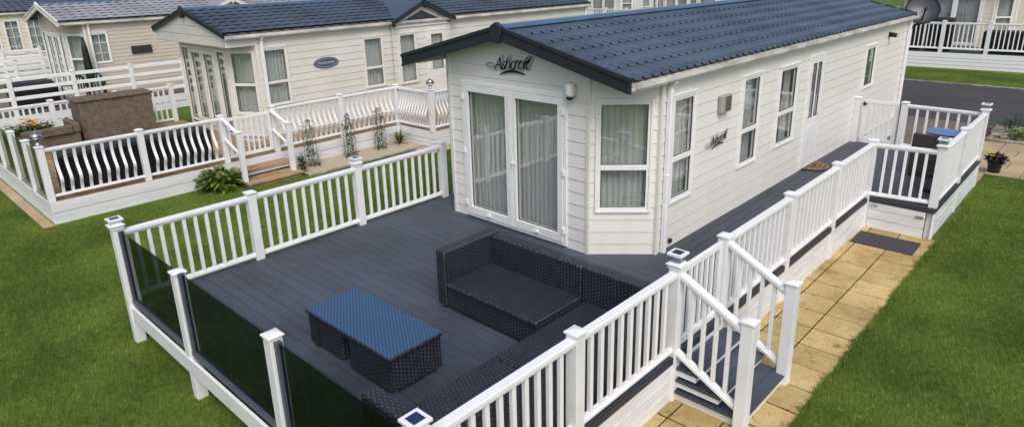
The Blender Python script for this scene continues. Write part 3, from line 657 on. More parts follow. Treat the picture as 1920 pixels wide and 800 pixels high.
def caravan(name, label, loc, rz, L=12.06, siding_m='siding', roof_m='roof', barge_m='barge', front='bay', right=(), left=(), bayd=.60, flat=1.34, gy=-.255, dormer=None,
            seed=1, amp=.012, sharp=2., trim='trim_c', frame='frame', group='static holiday caravans', door_top=2.18, base_up=0., peak=RZ, deep_barge=.17, res=8, tile=dict(fade=True, sc=-.03, sharp=2.5), canopy=False, lap=.177):
    hw = 2.05; r = thing(name, label, 'caravan', loc, rz, group); z0 = -.03
    Ff = XY((-flat, 0), (flat, 0)); Fr = XY((flat, 0), (hw, bayd)); Fl = XY((-hw, bayd), (-flat, 0))
    FR = XY((hw, bayd), (hw, L)); FL = XY((-hw, L), (-hw, bayd)); FB = XY((hw, L), (-hw, L))
    wall_o = {k: [] for k in 'fabrlB'}
    ops = {'f': [], 'r': [], 'l': [], 'R': [], 'L': [], 'B': []}
    wins = []
    if front == 'bay': ops['f'].append((flat-1.065, flat+.995, z0, door_top))
    elif front == 'glazed': ops['f'].append((.03, 2*flat-.03, z0, door_top))
    fw = (.09, .83, .61, 2.15) if front == 'bay' else (.08, Fr.L-.08, .5, door_top)
    ops['r'].append(fw); ops['l'].append((Fr.L-fw[1], Fr.L-fw[0], fw[2], fw[3]))
    for w_ in right: ops['R'].append(tuple(w_['r']))
    for w_ in left: ops['L'].append(tuple(w_['r']))
    if dormer: ops['R'].append((dormer-bayd-1.05, dormer-bayd+1.05, .03, 2.2))
    walls = []
    for key, FF in (('f', Ff), ('r', Fr), ('l', Fl), ('R', FR), ('L', FL), ('B', FB)):
        o = siding(FF, FF.L, z0, 3.05, [(a+.012, b-.012, c+.012, d-.012) for a, b, c, d in ops[key]], h=lap).build('wall', siding_m, r, recalc=False); clip_roof(o, 2.95)
    if canopy:
        Fc = XY((-hw, gy+.03), (hw, gy+.03)); o = siding(Fc, Fc.L, 2.20, 3.05, [], h=.22).build('gable_boarding', siding_m, r, recalc=False); clip_roof(o, 2.95)
        m = MB(); m.box(-hw, gy+.03, 2.185, hw, bayd+.1, 2.20)
        for sg in (1, -1): m.box(sg*hw-.012, gy+.03, 2.185, sg*hw+.012, bayd+.03, 2.44)
        m.build('soffit', trim, r)
    # interior floor and lining, skirting to the ground
    MB().box(-hw+.05, .7, -.02, hw-.05, L-.05, .0).build('floor', 'inside', r)
    MB().box(-hw+.1, 1.3, 0, hw-.1, 1.34, 2.4).build('interior_partition', 'inside', r)
    m = MB()
    for FF in (Ff, Fr, Fl, FR, FL, FB): m.fbox(FF, 0, FF.L, G-loc[2], z0-.004, -.03, -.012)
    m.build('skirting', 'board', r)
    m = MB(); c = .035
    for (x, y) in ((hw, bayd), (-hw, bayd), (hw, L), (-hw, L)): m.box(x-c, y-c, z0, x+c*.7, y+c*.7, 2.43) if x > 0 else m.box(x-c*.7, y-c, z0, x+c, y+c*.7, 2.43)
    for FF, u in ((Ff, 0), (Ff, Ff.L)): m.fbox(FF, u-.028, u+.028, z0, 2.6, -.02, .022)
    for FF in (Ff, Fr, Fl, FR): m.fbox(FF, .03, FF.L-.03, z0-.03, z0+.025, .0, .024)
    m.build('corner_trim', trim, r, bevel=.004)
    if front == 'bay': french_doors(r, Ff, flat-1.065, flat+.995, z0+.05, door_top, seed, frame)
    elif front == 'glazed':
        french_doors(r, Ff, flat-.80, flat+.80, z0+.05, door_top, seed, frame)
        window(r, Ff, .04, flat-.82, .05, door_top, (), seed+1, 'full', fr=.05, mat=frame); window(r, Ff, flat+.82, 2*flat-.04, .05, door_top, (), seed+2, 'full', fr=.05, mat=frame)
    tr = (1.24,)
    window(r, Fr, *fw, tr, seed+4, 'full', mat=frame); window(r, Fl, Fr.L-fw[1], Fr.L-fw[0], fw[2], fw[3], tr, seed+5, 'full', mat=frame)
    for k, w_ in enumerate(right):
        if w_.get('door'): door(r, FR, *w_['r'], w_, frame)
        else: window(r, FR, *w_['r'], w_.get('t', ()), seed+10+k, w_.get('c', 'full'), mat=frame, bars=w_.get('bars', ()), curmat=w_.get('cm', 'curtain'))
    for k, w_ in enumerate(left): window(r, FL, *w_['r'], w_.get('t', ()), seed+30+k, 'full', mat=frame)
    # roof
    W = 2.125; ye = L+.10
    key = (roof_m, amp, gy, L, res)
    for sg in (1, -1):
        if (key, sg) in TILE:
            o = bpy.data.objects.new('roof_slope', TILE[key, sg]); C.objects.link(o); o.parent = r
        else:
            o = tile_sheet(sg, W, gy-.0, ye, amp=amp, res=res, **{**dict(sharp=sharp), **tile}).build('roof_slope', roof_m, r, recalc=False); TILE[key, sg] = o.data
    F0 = XY((0, gy+.012), (1, gy+.012)); zt = RZ-.012; zw = W-.01
    m = MB(); th = .05
    vs = [(0, zt), (zw, zt-SLOPE*zw), (zw, zt-SLOPE*zw-th), (0, zt-th)]; m.prism(lambda u, v, w_: F0(u, v, w_), vs, 0, -(ye-gy-.03))
    vs2 = [(-u, v) for u, v in vs][::-1]; m.prism(lambda u, v, w_: F0(u, v, w_), vs2, 0, -(ye-gy-.03)); m.build('roof_deck', 'felt', r)
    m = MB(); n = 8; pts = []
    for i in range(n+1):
        a = math.pi*i/n; pts.append((math.cos(a)*.105, RZ-.005+math.sin(a)*.055))
    m.prism(lambda u, v, w_: F0(u, v, w_), pts, .02, -(ye-gy)); rc = m.build('ridge_cap', 'ridge', r)
    m = MB(); FG = XY((0, gy), (1, gy)); T = deep_barge; zz = RZ+.03
    for sg in (1, -1):
        for (o1, o2, w0, w1) in ((0, T, 0, .035), (-.012, .035, .0, .055), (T-.025, T+.012, .0, .046)):
            q = [(sg*.0, zz-o1), (sg*(W+.02), zz-SLOPE*(W+.02)-o1), (sg*(W+.02), zz-SLOPE*(W+.02)-o2), (sg*.0, zz-o2)]
            if sg < 0: q = q[::-1]
            m.prism(FG, q, w0-.002*(sg+1), w1-.0015*(sg+1))
    m.build('bargeboard', barge_m, r)
    m = MB(); cp = [(0, RZ+.085), (.10, RZ+.03), (.10, RZ-.08), (.045, RZ-.20), (-.045, RZ-.20), (-.10, RZ-.08), (-.10, RZ+.03)][::-1]; m.prism(FG, cp, .0, .075); m.build('gable_cap', barge_m, r, bevel=.008)
    FBk = XY((0, ye-.01), (-1, ye-.01)); m = MB()
    for sg in (1, -1):
        q = [(0, zz), (sg*(W+.02), zz-SLOPE*(W+.02)), (sg*(W+.02), zz-SLOPE*(W+.02)-.15), (0, zz-.15)]; m.prism(FBk, q if sg > 0 else q[::-1], 0, .03-.002*sg)
    m.build('bargeboard', barge_m, r)
    # soffit over the bay, fascia, gutter, downpipe
    m = MB()
    for sg in (1, -1): m.box(min(sg*(hw-.02), sg*(W-.01)), gy+.02, 2.37, max(sg*(hw-.02), sg*(W-.01)), ye-.02, 2.43)
    m.build('fascia', trim, r)
    m = MB()
    for sg in (1, -1):
        prof = [(W-.012, 2.455), (W-.012, 2.385), (W+.02, 2.36), (W+.065, 2.365), (W+.085, 2.40), (W+.085, 2.455), (W+.075, 2.455), (W+.073, 2.41), (W+.05, 2.38), (W+.02, 2.378), (W, 2.40), (W, 2.455)]
        prof = [(sg*u, v) for u, v in prof]; prof = prof[::-1] if sg > 0 else prof
        m.prism(F0, prof, .0, -(ye-gy-.03))
    m.build('gutter', 'gutter', r)
    m = MB(); y = bayd+.12; m.box(hw+.014, y-.034, z0, hw+.082, y+.034, 2.30); m.box(hw+.01, y-.04, 1.10, hw+.088, y+.04, 1.125); m.bar((hw+.05, y, 2.28), (W+.04, y, 2.37), .06, .06)
    m.build('downpipe', 'white', r, bevel=.01)
    m = MB(); y = L-.12; m.box(hw+.014, y-.034, z0, hw+.082, y+.034, 2.36); m.build('downpipe', 'white', r, bevel=.01)
    if dormer:
        dy = dormer; dm = MB(); x1 = hw+.26; hz = 2.97; half = 1.12; es = .45
        Fd = XY((x1, dy-half), (x1, dy+half))
        pr = siding(XY((hw+.06, dy-half+.03), (hw+.06, dy+half-.03)), 2*half-.06, z0, 3.0, [(.20, .82, .69, 2.11), (1.23, 1.98, .03, 2.14)])
        o = pr.build('porch_wall', siding_m, r, recalc=False)
        bm = bmesh.new(); bm.from_mesh(o.data)
        for sg in (1, -1):
            nn = Vector((0, sg*es, 1)).normalized(); bmesh.ops.bisect_plane(bm, geom=bm.verts[:]+bm.edges[:]+bm.faces[:], plane_co=(0, dy, hz-.06), plane_no=nn, clear_outer=True)
        bm.to_mesh(o.data); bm.free()
        m = MB()
        for sg in (1, -1):
            m.add([(x1, dy, hz), (x1, dy+sg*half, hz-es*half), (.9, dy+sg*half, hz-es*half), (.1, dy, hz+.0)], [(0, 1, 2, 3)])
        m.build('porch_roof', roof_m, r)
        m = MB()
        for sg in (1, -1):
            q = [(half, hz+.03), (half+sg*half*1.05, hz-es*half*1.05+.03), (half+sg*half*1.05, hz-es*half*1.05-.09), (half, hz-.09)]
            m.prism(Fd, q if sg < 0 else q[::-1], -.04+.001*sg, .0+.001*sg)
        m.prism(Fd, [(half-.06, hz+.05), (half-.06, hz-.1), (half, hz-.2), (half+.06, hz-.1), (half+.06, hz+.05)], -.02, .03)
        m.build('porch_bargeboard', barge_m, r)
        Fp = XY((hw+.075, dy-half), (hw+.075, dy+half)); m = MB()
        for sg in (1, -1):
            q = [(half, hz-.16), (half+sg*half*.95, hz-.16-es*half*.9), (half+sg*half*.95, hz-.24-es*half*.9), (half, hz-.26)]
            m.prism(Fp, q if sg < 0 else q[::-1], 0, .02)
        m.fbox(Fp, .04, 2*half-.04, hz-.70, hz-.62, 0, .02); pt = m.build('gable_window', frame, r)
        MB().prism(Fp, [(.14, hz-.62), (2*half-.14, hz-.62), (half, hz-.25)], .002, .006).build('window_pane', 'glass', pt)
        MB().prism(Fp, [(.12, hz-.625), (2*half-.12, hz-.625), (half, hz-.24)], -.001, .001).build('room_shade_backing', 'seal_void', pt)  # black sheet imitating the unlit room behind the pane
        window(r, Fp, .22, .86, .68, 2.12, (1.30,), seed+50, 'full', mat=frame)
        door(r, Fp, 1.25, 2.02, .02, 2.15, dict(g='one'), frame)
    return r
def door(root, F, u0, u1, v0, v1, opt, mat='frame'):
    m = MB(); t = .05
    for q in ((u0, u1, v1-t, v1), (u0, u0+t, v0, v1-t), (u1-t, u1, v0, v1-t), (u0+t, u1-t, v0, v0+.03)): m.fbox(F, *q, -.05, .034)
    fr = m.build('door_frame', mat, root, bevel=.004)
    a, b, c, d = u0+t+.003, u1-t-.003, v0+.033, v1-t-.003; gz0, gz1 = (c+.92, d-.10); m = MB(); g = []
    w = b-a
    if opt.get('g') == 'one': g = [(a+.12, b-.12, gz0, gz1)]
    else: g = [(a+.085, a+w/2-.022, gz0, gz1), (a+w/2+.022, b-.085, gz0, gz1)]
    us = sorted({a, b} | {q for e in g for q in e[:2]})
    m.fbox(F, a, b, c, gz0, -.03, .030); m.fbox(F, a, b, gz1, d, -.03, .030)
    x = a
    for e in g: m.fbox(F, x, e[0], gz0, gz1, -.03, .030); x = e[1]
    m.fbox(F, x, b, gz0, gz1, -.03, .030)
    for e in g: m.fbox(F, e[0], e[1], c+.12, c+.78, .031, .040)
    dr = m.build('door', mat, root, bevel=.005)
    m = MB(); sl_ = MB()
    for e in g:
        m.fbox(F, e[0]-.004, e[1]+.004, e[2]-.004, e[3]+.004, .006, .010); ee = .012
        for q in ((e[0], e[1], e[3]-ee, e[3]), (e[0], e[1], e[2], e[2]+ee), (e[0], e[0]+ee, e[2]+ee, e[3]-ee), (e[1]-ee, e[1], e[2]+ee, e[3]-ee)): sl_.fbox(F, *q, .011, .018)
    m.build('door_glass', 'glass', dr); sl_.build('door_seal', 'seal_void', dr)
    if opt.get('g') == 'one': curtain(F, g[0][0]-.03, g[0][1]+.03, gz0-.02, gz1+.02, -.06, 5).build('curtain', 'curtain', dr, recalc=False)
    m = MB(); h = b-.04; m.fbox(F, h-.012, h+.012, c+.9, c+1.08, .031, .04); m.fbox(F, h-.10, h+.01, c+.98, c+1.0, .06, .07); m.fbox(F, h-.01, h+.01, c+.98, c+1.0, .038, .062); m.build('handle', 'frame', dr)
    m = MB()
    for z in (c+.2, (c+d)/2, d-.2): m.fbox(F, a-.03, a+.02, z-.05, z+.05, .036, .055)
    m.build('hinge', 'frame', dr)
    return dr
M_['grass_green'] = base('obscured_pane_grass_green', (.08, .14, .07), .35)[0]  # grass reflection painted as the pane's own colour
Y = lambda y: y-4.689-.60                          # world y -> distance along the right wall
RW = [dict(r=(Y(5.53), Y(6.16), .64, 2.14), t=(1.27,)), dict(r=(Y(7.60), Y(8.27), .67, 2.13), t=(1.26,)), dict(r=(Y(8.98), Y(9.79), .71, 2.10), t=(1.30,), c='sides'),
      dict(r=(Y(10.30), Y(11.03), .03, 2.15), door=1), dict(r=(Y(13.52), Y(14.22), 1.08, 2.01), c='grass_reflection')]
LW = [dict(r=(1.0, 1.6, 1.1, 2.0)), dict(r=(4.0, 5.0, 1.0, 2.0)), dict(r=(7.5, 8.3, .9, 2.1))]
OUR = (-3.495, 4.689, 0)
main_c = caravan('holiday_caravan', 'nearest cream static caravan with dark blue tiled roof and open dark grey deck', OUR, -.0052, right=RW, left=LW, seed=11, res=12, amp=.034)
A0 = (-14.6, 4.95, -.12+.12)
Ya = lambda y: y-4.95-.45
AW = [dict(r=(Ya(5.50), Ya(6.17), .68, 2.10), t=(1.26,)), dict(r=(Ya(8.40), Ya(9.07), .72, 2.11), t=(1.27,))]
caravan('holiday_caravan', 'pale cream caravan with blue oval plaque, behind the left lawn', A0, 0, L=13.5, right=AW, left=LW, front='glazed', bayd=.45, gy=-.32, dormer=5.5, siding_m='siding_a', seed=21, amp=.03, sharp=1.2, door_top=2.06, frame='trim_c', barge_m='barge', tile=dict(rows=8, pitch=.28, sc=.11), canopy=True, deep_barge=.10)
Yb = lambda y: y-4.3-.45
BW = [dict(r=(Yb(4.68)+.35, Yb(5.25)+.35, 1.06, 2.08), bars=(1.4, 1.74))]
BW = [dict(r=(.10, .66, 1.06, 2.08), bars=(1.4, 1.74))]
caravan('holiday_caravan', 'beige caravan with pale grey tiled roof and red-brown porch edge, far left background', (-24.85, 4.1, 0), 0, L=13, right=BW, left=(), front='glazed', bayd=.45, gy=-.25, dormer=5.5, seed=41, amp=.03, sharp=1.2, siding_m='siding_b', roof_m='roof_b', barge_m='trim_c', door_top=2.06, res=6, tile=dict(rows=7, pitch=.30, sc=.13), lap=.125)
CW = [dict(r=(.0+.1, .55, .65, 2.15), bars=(1.0, 1.4, 1.8)), dict(r=(.75, 1.35, .65, 2.15), bars=(1.0, 1.4, 1.8)), dict(r=(1.6, 2.2, .65, 2.15), bars=(1.0, 1.4, 1.8))]
caravan('holiday_caravan', 'ivory caravan with tall barred windows and slate blue roof at the top left corner', (-36.2, 3.2, 0), 0, L=14, right=CW, left=(), front='glazed', bayd=.45, seed=61, amp=.03, sharp=1.2, siding_m='siding_c', roof_m='roof_c', door_top=2.06, res=6, tile=dict(rows=7, pitch=.30, sc=.13))
caravan('holiday_caravan', 'ivory caravan across the road at the top right, behind the white slatted deck', (-3.25, 32.2, .12), R(3), L=12, right=(), left=(), front='bay', seed=71, amp=.02, siding_m='siding_c', res=4)
caravan('holiday_caravan', 'far ivory caravan beyond the ridge of the nearest roof with a row of tall windows', (-17.3, 33.4, .12), R(0), L=12, right=(), left=(), front='glazed', seed=81, amp=.02, siding_m='siding_c', res=4, bayd=.9)
caravan('holiday_caravan', 'distant pale caravan behind white railings, top centre beside the slate roof end', (-25.0, 37.0, .12), R(0), L=12, right=(dict(r=(1, 2, .9, 2.1)),), left=(), front='bay', seed=91, amp=.02, siding_m='siding', res=4)
# ------------------------------------------------------------------ fittings on the main caravan wall
def at_main(x, y, z): 
    c, s = math.cos(-.0052), math.sin(-.0052); lx, ly = x-OUR[0], y-OUR[1]; return (OUR[0]+lx*c-ly*s, OUR[1]+lx*s+ly*c, z)
def text_mesh(body, size, shear=.35, ext=.004, off=.006):
    cu = bpy.data.curves.new('lettering', 'FONT'); cu.body = body; cu.size = size; cu.shear = shear; cu.extrude = ext; cu.offset = off; cu.align_x = 'CENTER'; cu.space_character = .86
    o = bpy.data.objects.new('lettering_tmp', cu); C.objects.link(o); bpy.context.view_layer.update()
    me = bpy.data.meshes.new_from_object(o.evaluated_get(bpy.context.evaluated_depsgraph_get())); bpy.data.objects.remove(o); return me
def name_sign(label, loc, rz, w_=.80, sz=.24):
    t = thing('name_sign', label, 'sign', loc, rz, 'script name plates on the caravan')
    t.rotation_euler = (R(0), R(-4), rz)
    me = text_mesh('Ashcroft', sz, .62, .004, .010*sz/.24); me.materials.append(M_['logoback']); me.name = 'plate'
    def place(mesh, mat, y, dz=0):
        mesh.materials.clear(); mesh.materials.append(M_[mat]); o = bpy.data.objects.new('letters' if mat == 'logo' else 'letter_backing', mesh); C.objects.link(o); o.parent = t
        o.rotation_euler = (math.pi/2, 0, 0); o.location = (0, y, -sz*.3+dz); o.scale = (w_/.86*.24/sz*1.0, 1.08, 1)
        return o
    place(text_mesh('Ashcroft', sz, .62, .003, .018*sz/.23), 'logoback', -.008); place(text_mesh('Ashcroft', sz,   .4, .003, -.004), 'logo', -.018)
    F = XY((0, 0), (1, 0)); n = 16
    def sw(k, d, w0, w1, mat, nm):
        up = []; lo = []
        for i in range(n+1):
            s = i/n; u = -w_*.30+w_*.62*s; v = -sz*.62+.05*math.sin(s*math.pi)*sz/.24; th = (.006+.024*math.sin(math.pi*s))*k
            up.append((u, v+th)); lo.append((u, v-th))
        MB().prism(F, lo+up[::-1], w0, w1).build(nm, mat, t)
    sw(1.35*sz/.24, 0, .003, .010, 'logoback', 'swash_backing'); sw(.7*sz/.24, 0, .011, .016, 'logo', 'swash')
    m = MB(); pts = [(-w_*.53+.08*math.cos(a)*sz/.24, -.01+.035*math.sin(a)*sz/.24) for a in [i*2*math.pi/14 for i in range(15)]]
    m.tube([F(u, v, .012) for u, v in pts], .010*sz/.24, 6); m.build('flourish', 'logoback', t)
    return t
p = at_main(-3.50, 4.689, 2.50); name_sign('large silver and black script name plate above the patio doors', (p[0], p[1]-.014, p[2]), 0, .78, .23)
p = at_main(SW+.0, 6.85, 1.315); name_sign('small silver script name plate on the side wall between two windows', (p[0]+.016, p[1], p[2]), R(90)-.0052, .58, .17)
o = thing('security_light', 'cream cylindrical sensor light with dark eye, right of the patio doors', 'light', at_main(-2.395, 4.689, 2.13))
m = MB(); m.lathe((0, -.09, .05), [(.03, -.01), (.062, .0), (.068, .03), (.066, .15), (.05, .175)], 16); m.box(-.045, -.06, .06, .045, -.008, .17); m.build('housing', 'trim_c', o, bevel=0)
MB().lathe((0, -.095, .0), [(.01, -.005), (.04, .008), (.05, .035), (.045, .05)], 14).build('sensor_eye', 'dark', o)
o = thing('flue_vent', 'beige louvred heater flue box on the side wall above the small name plate', 'vent', at_main(SW, 6.95, 1.70))
m = MB(); m.box(.012, -.145, 0, .085, .145, .26); m.build('casing', 'beigeplastic', o, bevel=.012)
m = MB()
for i in range(7): m.box(.086, -.05, .035+i*.03, .092, .12, .05+i*.03)
m.build('louvre', 'dark', o)
o = thing('outside_light', 'small dark bulkhead lamp high on the far end of the side wall', 'light', at_main(SW, 15.05, 2.13))
MB().box(.01, -.05, -.06, .03, .05, .06).build('backplate', 'dark', o); m = MB(); m.tube([(.03, 0, 0), (.10, .0, 0), (.16, .0, -.01)], .052, 12); m.build('shade', 'black', o)
MB().tube([(.16, 0, -.01), (.19, 0, -.012)], .045, 12).build('lens', 'lens', o)
o = thing('waste_outlet', 'small black round outlet low on the wall beside the front downpipe', 'outlet', at_main(SW, 5.62, .10))
MB().tube([(.005, 0, 0), (.04, 0, 0)], .035, 14).build('outlet_cap', 'dark', o)
# satellite dish behind the far corner
o = thing('satellite_dish', 'dark grey satellite dish on a bracket behind the far roof corner', 'satellite dish', (-1.28, 17.05, G))
m = MB(); m.tube([(-.22, -.02, 2.25), (-.20, .02, 2.60), (0, .03, 2.78)], .028, 10); m.box(-.26, -.26, 2.2, -.18, -.02, 2.3); m.build('pole', 'dark', o)
m = MB(); rings = 7; seg = 28; dn = Vector((.35, -.80, .42)).normalized(); ex = dn.cross(Vector((0, 0, 1))).normalized(); ey = dn.cross(ex); cc = Vector((.02, .12, 3.08))
vs = [cc-dn*.0]; fs = []
for i in range(1, rings+1):
    rad = .37*i/rings; dp = .07*(i/rings)**2
    for k in range(seg):
        a = 2*math.pi*k/seg; vs.append(cc+ex*rad*math.cos(a)*1.05+ey*rad*math.sin(a)+dn*dp)
for k in range(seg): fs.append((0, 1+k, 1+(k+1) % seg))
for i in range(1, rings):
    for k in range(seg): fs.append((1+(i-1)*seg+k, 1+i*seg+k, 1+i*seg+(k+1) % seg, 1+(i-1)*seg+(k+1) % seg))
n0 = len(vs); vs += [v-dn*.012 for v in vs]; fs += [tuple(i+n0 for i in f[::-1]) for f in fs[:]]
for k in range(seg): a = 1+(rings-1)*seg+k; b = 1+(rings-1)*seg+(k+1) % seg; fs.append((a, b, b+n0, a+n0))
m.add(vs, fs, True); m.build('dish', 'barge', o, recalc=False)
m = MB(); tip = cc+dn*.42-ey*-.0+Vector((0, 0, -.12)); m.bar(cc-Vector((0, 0, .34)), tip, .03, .03); m.bar(Vector((0, 0, 2.75)), cc-dn*.03, .06, .06); m.build('arm', 'dark', o)
MB().tube([tip-dn*.04, tip+dn*.05], .035, 10).build('receiver', 'dark', o)
# ------------------------------------------------------------------ sofa, table, mats
def sofa(label, loc, parts_):
    s = thing('wicker_sofa_unit', label, 'sofa', loc, 0, 'black wicker corner sofa units')
    for nm, bx, mt in parts_:
        m = MB(); m.box(*bx); m.build(nm, mt, s, s.location, bevel=.014 if nm in ('seat', 'backrest', 'armrest') else .006)
    m = MB(); xs = [b for _, b, _ in parts_]; x0 = min(b[0] for b in xs); x1 = max(b[3] for b in xs); y0 = min(b[1] for b in xs); y1 = max(b[4] for b in xs)
    for (x, yy) in ((x0+.06, y0+.06), (x1-.06, y0+.06), (x0+.06, y1-.06), (x1-.06, y1-.06)):
        MB().box(x-.03, yy-.03, 0.002, x+.03, yy+.03, .045).build('foot', 'alu', s, s.location)
    return s
sofa('black wicker two seater with one arm, its back to the patio doors', (-1.85, 2.85, 0), [
    ('base', (-2.44, 2.375, .04, -1.06, 3.10, .29), 'wick'), ('seat', (-2.438, 2.35, .29, -1.055, 3.105, .345), 'wick'),
    ('backrest', (-2.44, 3.105, .04, -1.06, 3.27, .70), 'wick'), ('armrest', (-2.60, 2.36, .04, -2.445, 3.27, .72), 'wick')])
sofa('black wicker corner unit with two backs beside the white railing', (-.55, 2.5, 0), [
    ('base', (-.985, 1.70, .04, -.27, 3.10, .26), 'wick'), ('seat', (-1.0, 1.69, .26, -.265, 3.10, .31), 'wick'),
    ('backrest', (-1.05, 3.105, .04, -.10, 3.27, .70), 'wick'), ('backrest', (-.262, 1.69, .04, -.10, 3.10, .70), 'wick')])
sofa('black wicker end unit with low arm behind the dark front glass', (-.55, .95, 0), [
    ('base', (-.985, .40, .04, -.27, 1.67, .26), 'wick'), ('seat', (-1.0, .395, .26, -.265, 1.68, .308), 'wick'),
    ('armrest', (-1.0, .23, .04, -.10, .39, .68), 'wick'), ('backrest', (-.262, .395, .04, -.10, 1.68, .70), 'wick')])
t = thing('coffee_table', 'black wicker coffee table with a glass top painted sky-reflection blue, centre of the deck', 'table', (-2.28, 1.22, 0))
X0, X1, Y0, Y1 = -3.02, -1.555, .895, 1.545
m = MB(); m.box(X0, Y0, .375, X1, Y1, .412); m.build('table_rim', 'wick', t, t.location, bevel=.008)
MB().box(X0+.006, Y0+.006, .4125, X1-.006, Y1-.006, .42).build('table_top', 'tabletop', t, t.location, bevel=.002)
MB().box(X0+.02, Y0+.02, .03, X0+.17, Y1-.02, .374).build('side_panel', 'wick', t, t.location, bevel=.006)
MB().box(X1-.70, Y0+.02, .03, X1-.02, Y1-.02, .374).build('side_panel', 'wick', t, t.location, bevel=.006)
MB().box(X0+.17, Y0+.30, .03, X1-.70, Y0+.34, .374).build('centre_panel', 'wick', t, t.location)
MB().box(X0+.17, Y0+.03, .315, X1-.70, Y0+.09, .374).build('apron', 'wick', t, t.location)
for (x, yy) in ((X0+.08, Y0+.06), (X1-.06, Y0+.06), (X0+.08, Y1-.06), (X1-.06, Y1-.06)): MB().box(x-.03, yy-.03, .002, x+.03, yy+.03, .03).build('foot', 'alu', t, t.location)
s = thing('wicker_stool', 'small black wicker stool pushed under the left end of the glass topped table', 'stool', (-2.6, 1.1, 0))
MB().box(-2.83, .93, .03, -2.42, 1.19, .29).build('stool_base', 'wick', s, s.location, bevel=.008); MB().box(-2.835, .925, .29, -2.415, 1.192, .308).build('stool_seat', 'wick', s, s.location, bevel=.005)
for (x, yy) in ((-2.79, .96), (-2.46, .96), (-2.79, 1.16), (-2.46, 1.16)): MB().box(x-.02, yy-.02, .002, x+.02, yy+.02, .03).build('foot', 'alu', s, s.location)
m = MB(); n = 20; F = lambda u, v, w_: Vector((-1.40+v, 10.78+u, .002+w_)); m.prism(F, [(.36*math.cos(math.pi*i/n), .40*math.sin(math.pi*i/n)) for i in range(n+1)], 0, .015)
mo = thing('door_mat', 'brown half round coir doormat in front of the side door', 'mat', (-1.4, 10.78, 0)); m.build('mat_border', 'dark', mo, mo.location)
m = MB(); m.prism(F, [(.33*math.cos(math.pi*i/n), .01+.365*math.sin(math.pi*i/n)) for i in range(n+1)], .0155, .020)
m.build('coir_field', 'coir', mo, mo.location)
m = MB()
for i in range(3):
    for k in range(9):
        a = math.pi*(k+.5)/9; rr_ = .10+.085*i; c_ = F(rr_*math.cos(a), .02+rr_*math.sin(a)*1.08, .0205)
        m.tube([c_+Vector((.03*math.sin(q), .03*math.cos(q), 0)) for q in [j*math.pi/4 for j in range(9)]], .004, 5)
m.build('mat_pattern', 'dark', mo, mo.location)
o = MB().box(.07, 8.69, G+.024, .955, 9.27, G+.038).build('rubber_mat', 'mat_rub', off=(.5, 8.98, G), loc=(.5, 8.98, G), bevel=.004)
o.rotation_euler = (0, 0, R(.8)); tag(o, 'dark grey ribbed rubber mat on the slabs below the storage hatch', 'mat')
# wicker table and chair on the side deck
o = thing('wicker_chair', 'dark wicker tub chair seen from behind on the small side deck', 'chair', (.52, 11.2, 0))
m = MB(); m.box(.20, 11.20, .06, .775, 11.27, .80); m.build('backrest', 'wickg', o, o.location, bevel=.02)
for x in (.20, .705): MB().box(x, 11.275, .06, x+.07, 11.64, .62).build('armrest', 'wickg', o, o.location, bevel=.02)
MB().box(.275, 11.275, .06, .70, 11.60, .42).build('seat', 'wickg', o, o.location, bevel=.02)
for x in (.24, .735):
    for y in (11.24, 11.6): MB().box(x-.02, y-.02, .002, x+.02, y+.02, .06).build('leg', 'dark', o, o.location)
o = thing('garden_table', 'round topped table with a glass top painted sky-reflection blue behind the tub chair on the side deck', 'table', (.54, 11.97, 0))
m = MB(); m.box(.38, 11.82, .01, .70, 12.12, .70); m.build('table_base', 'wickg', o, o.location, bevel=.02)
m = MB(); n = 28; F = lambda u, v, w_: Vector((.54+u, 11.97+v, w_)); m.prism(F, [(.285*math.copysign(abs(math.cos(a))**.7, math.cos(a)), .27*math.copysign(abs(math.sin(a))**.7, math.sin(a))) for a in [2*math.pi*i/n for i in range(n)]], .702, .735)
m.build('table_top', 'sky_blue_top', o, o.location, bevel=.008)
m = MB(); m.lathe((.5, 11.35, 0), [(.16, .01), (.17, .05), (.12, .12), (.05, .16)], 16); tag(m.build('parasol_weight', 'dark', off=(.5, 11.35, 0), loc=(.72, 10.55, 0)), 'low black round parasol weight on the small side deck', 'parasol weight')
# ------------------------------------------------------------------ neighbour A deck
AX, AL, AY, AZ = -11.27, -16.8, .42, -.12
d = thing('raised_deck', 'timber deck with white skirting round the caravan with the blue oval plaque', 'deck', (-14, 3, G))
m = MB(); y = AY
while y < 4.9: m.box(AL-.05, y, AZ-.03, AX+.06, y+.115, AZ); y += .12
while y < 8.46: m.box(-12.6, y, AZ-.03, AX+.06, y+.115, AZ); y += .12
while y < 14.0: m.box(-12.6, y, AZ-.03, -9.84, y+.115, AZ); y += .12
m.build('deck_boards', 'timber', d, d.location)
m = MB()
for F in (XY((AL-.06, AY-.03), (AX+.09, AY-.03)), XY((AX+.09, AY-.03), (AX+.09, 8.43)), XY((AX+.09, 8.43), (-9.80, 8.43)), XY((-9.80, 8.43), (-9.80, 14.0))):
    m.fbox(F, 0.001, F.L-.001, AZ-.20, AZ-.004, -.025, 0); m.fbox(F, .001, F.L-.001, G, AZ-.325, -.03, -.006); m.fbox(F, .001, F.L-.001, AZ-.315 if F.L < 6 and F(0, 0).y > 4 else AZ-.325, AZ-.21, -.03, -.005)
    
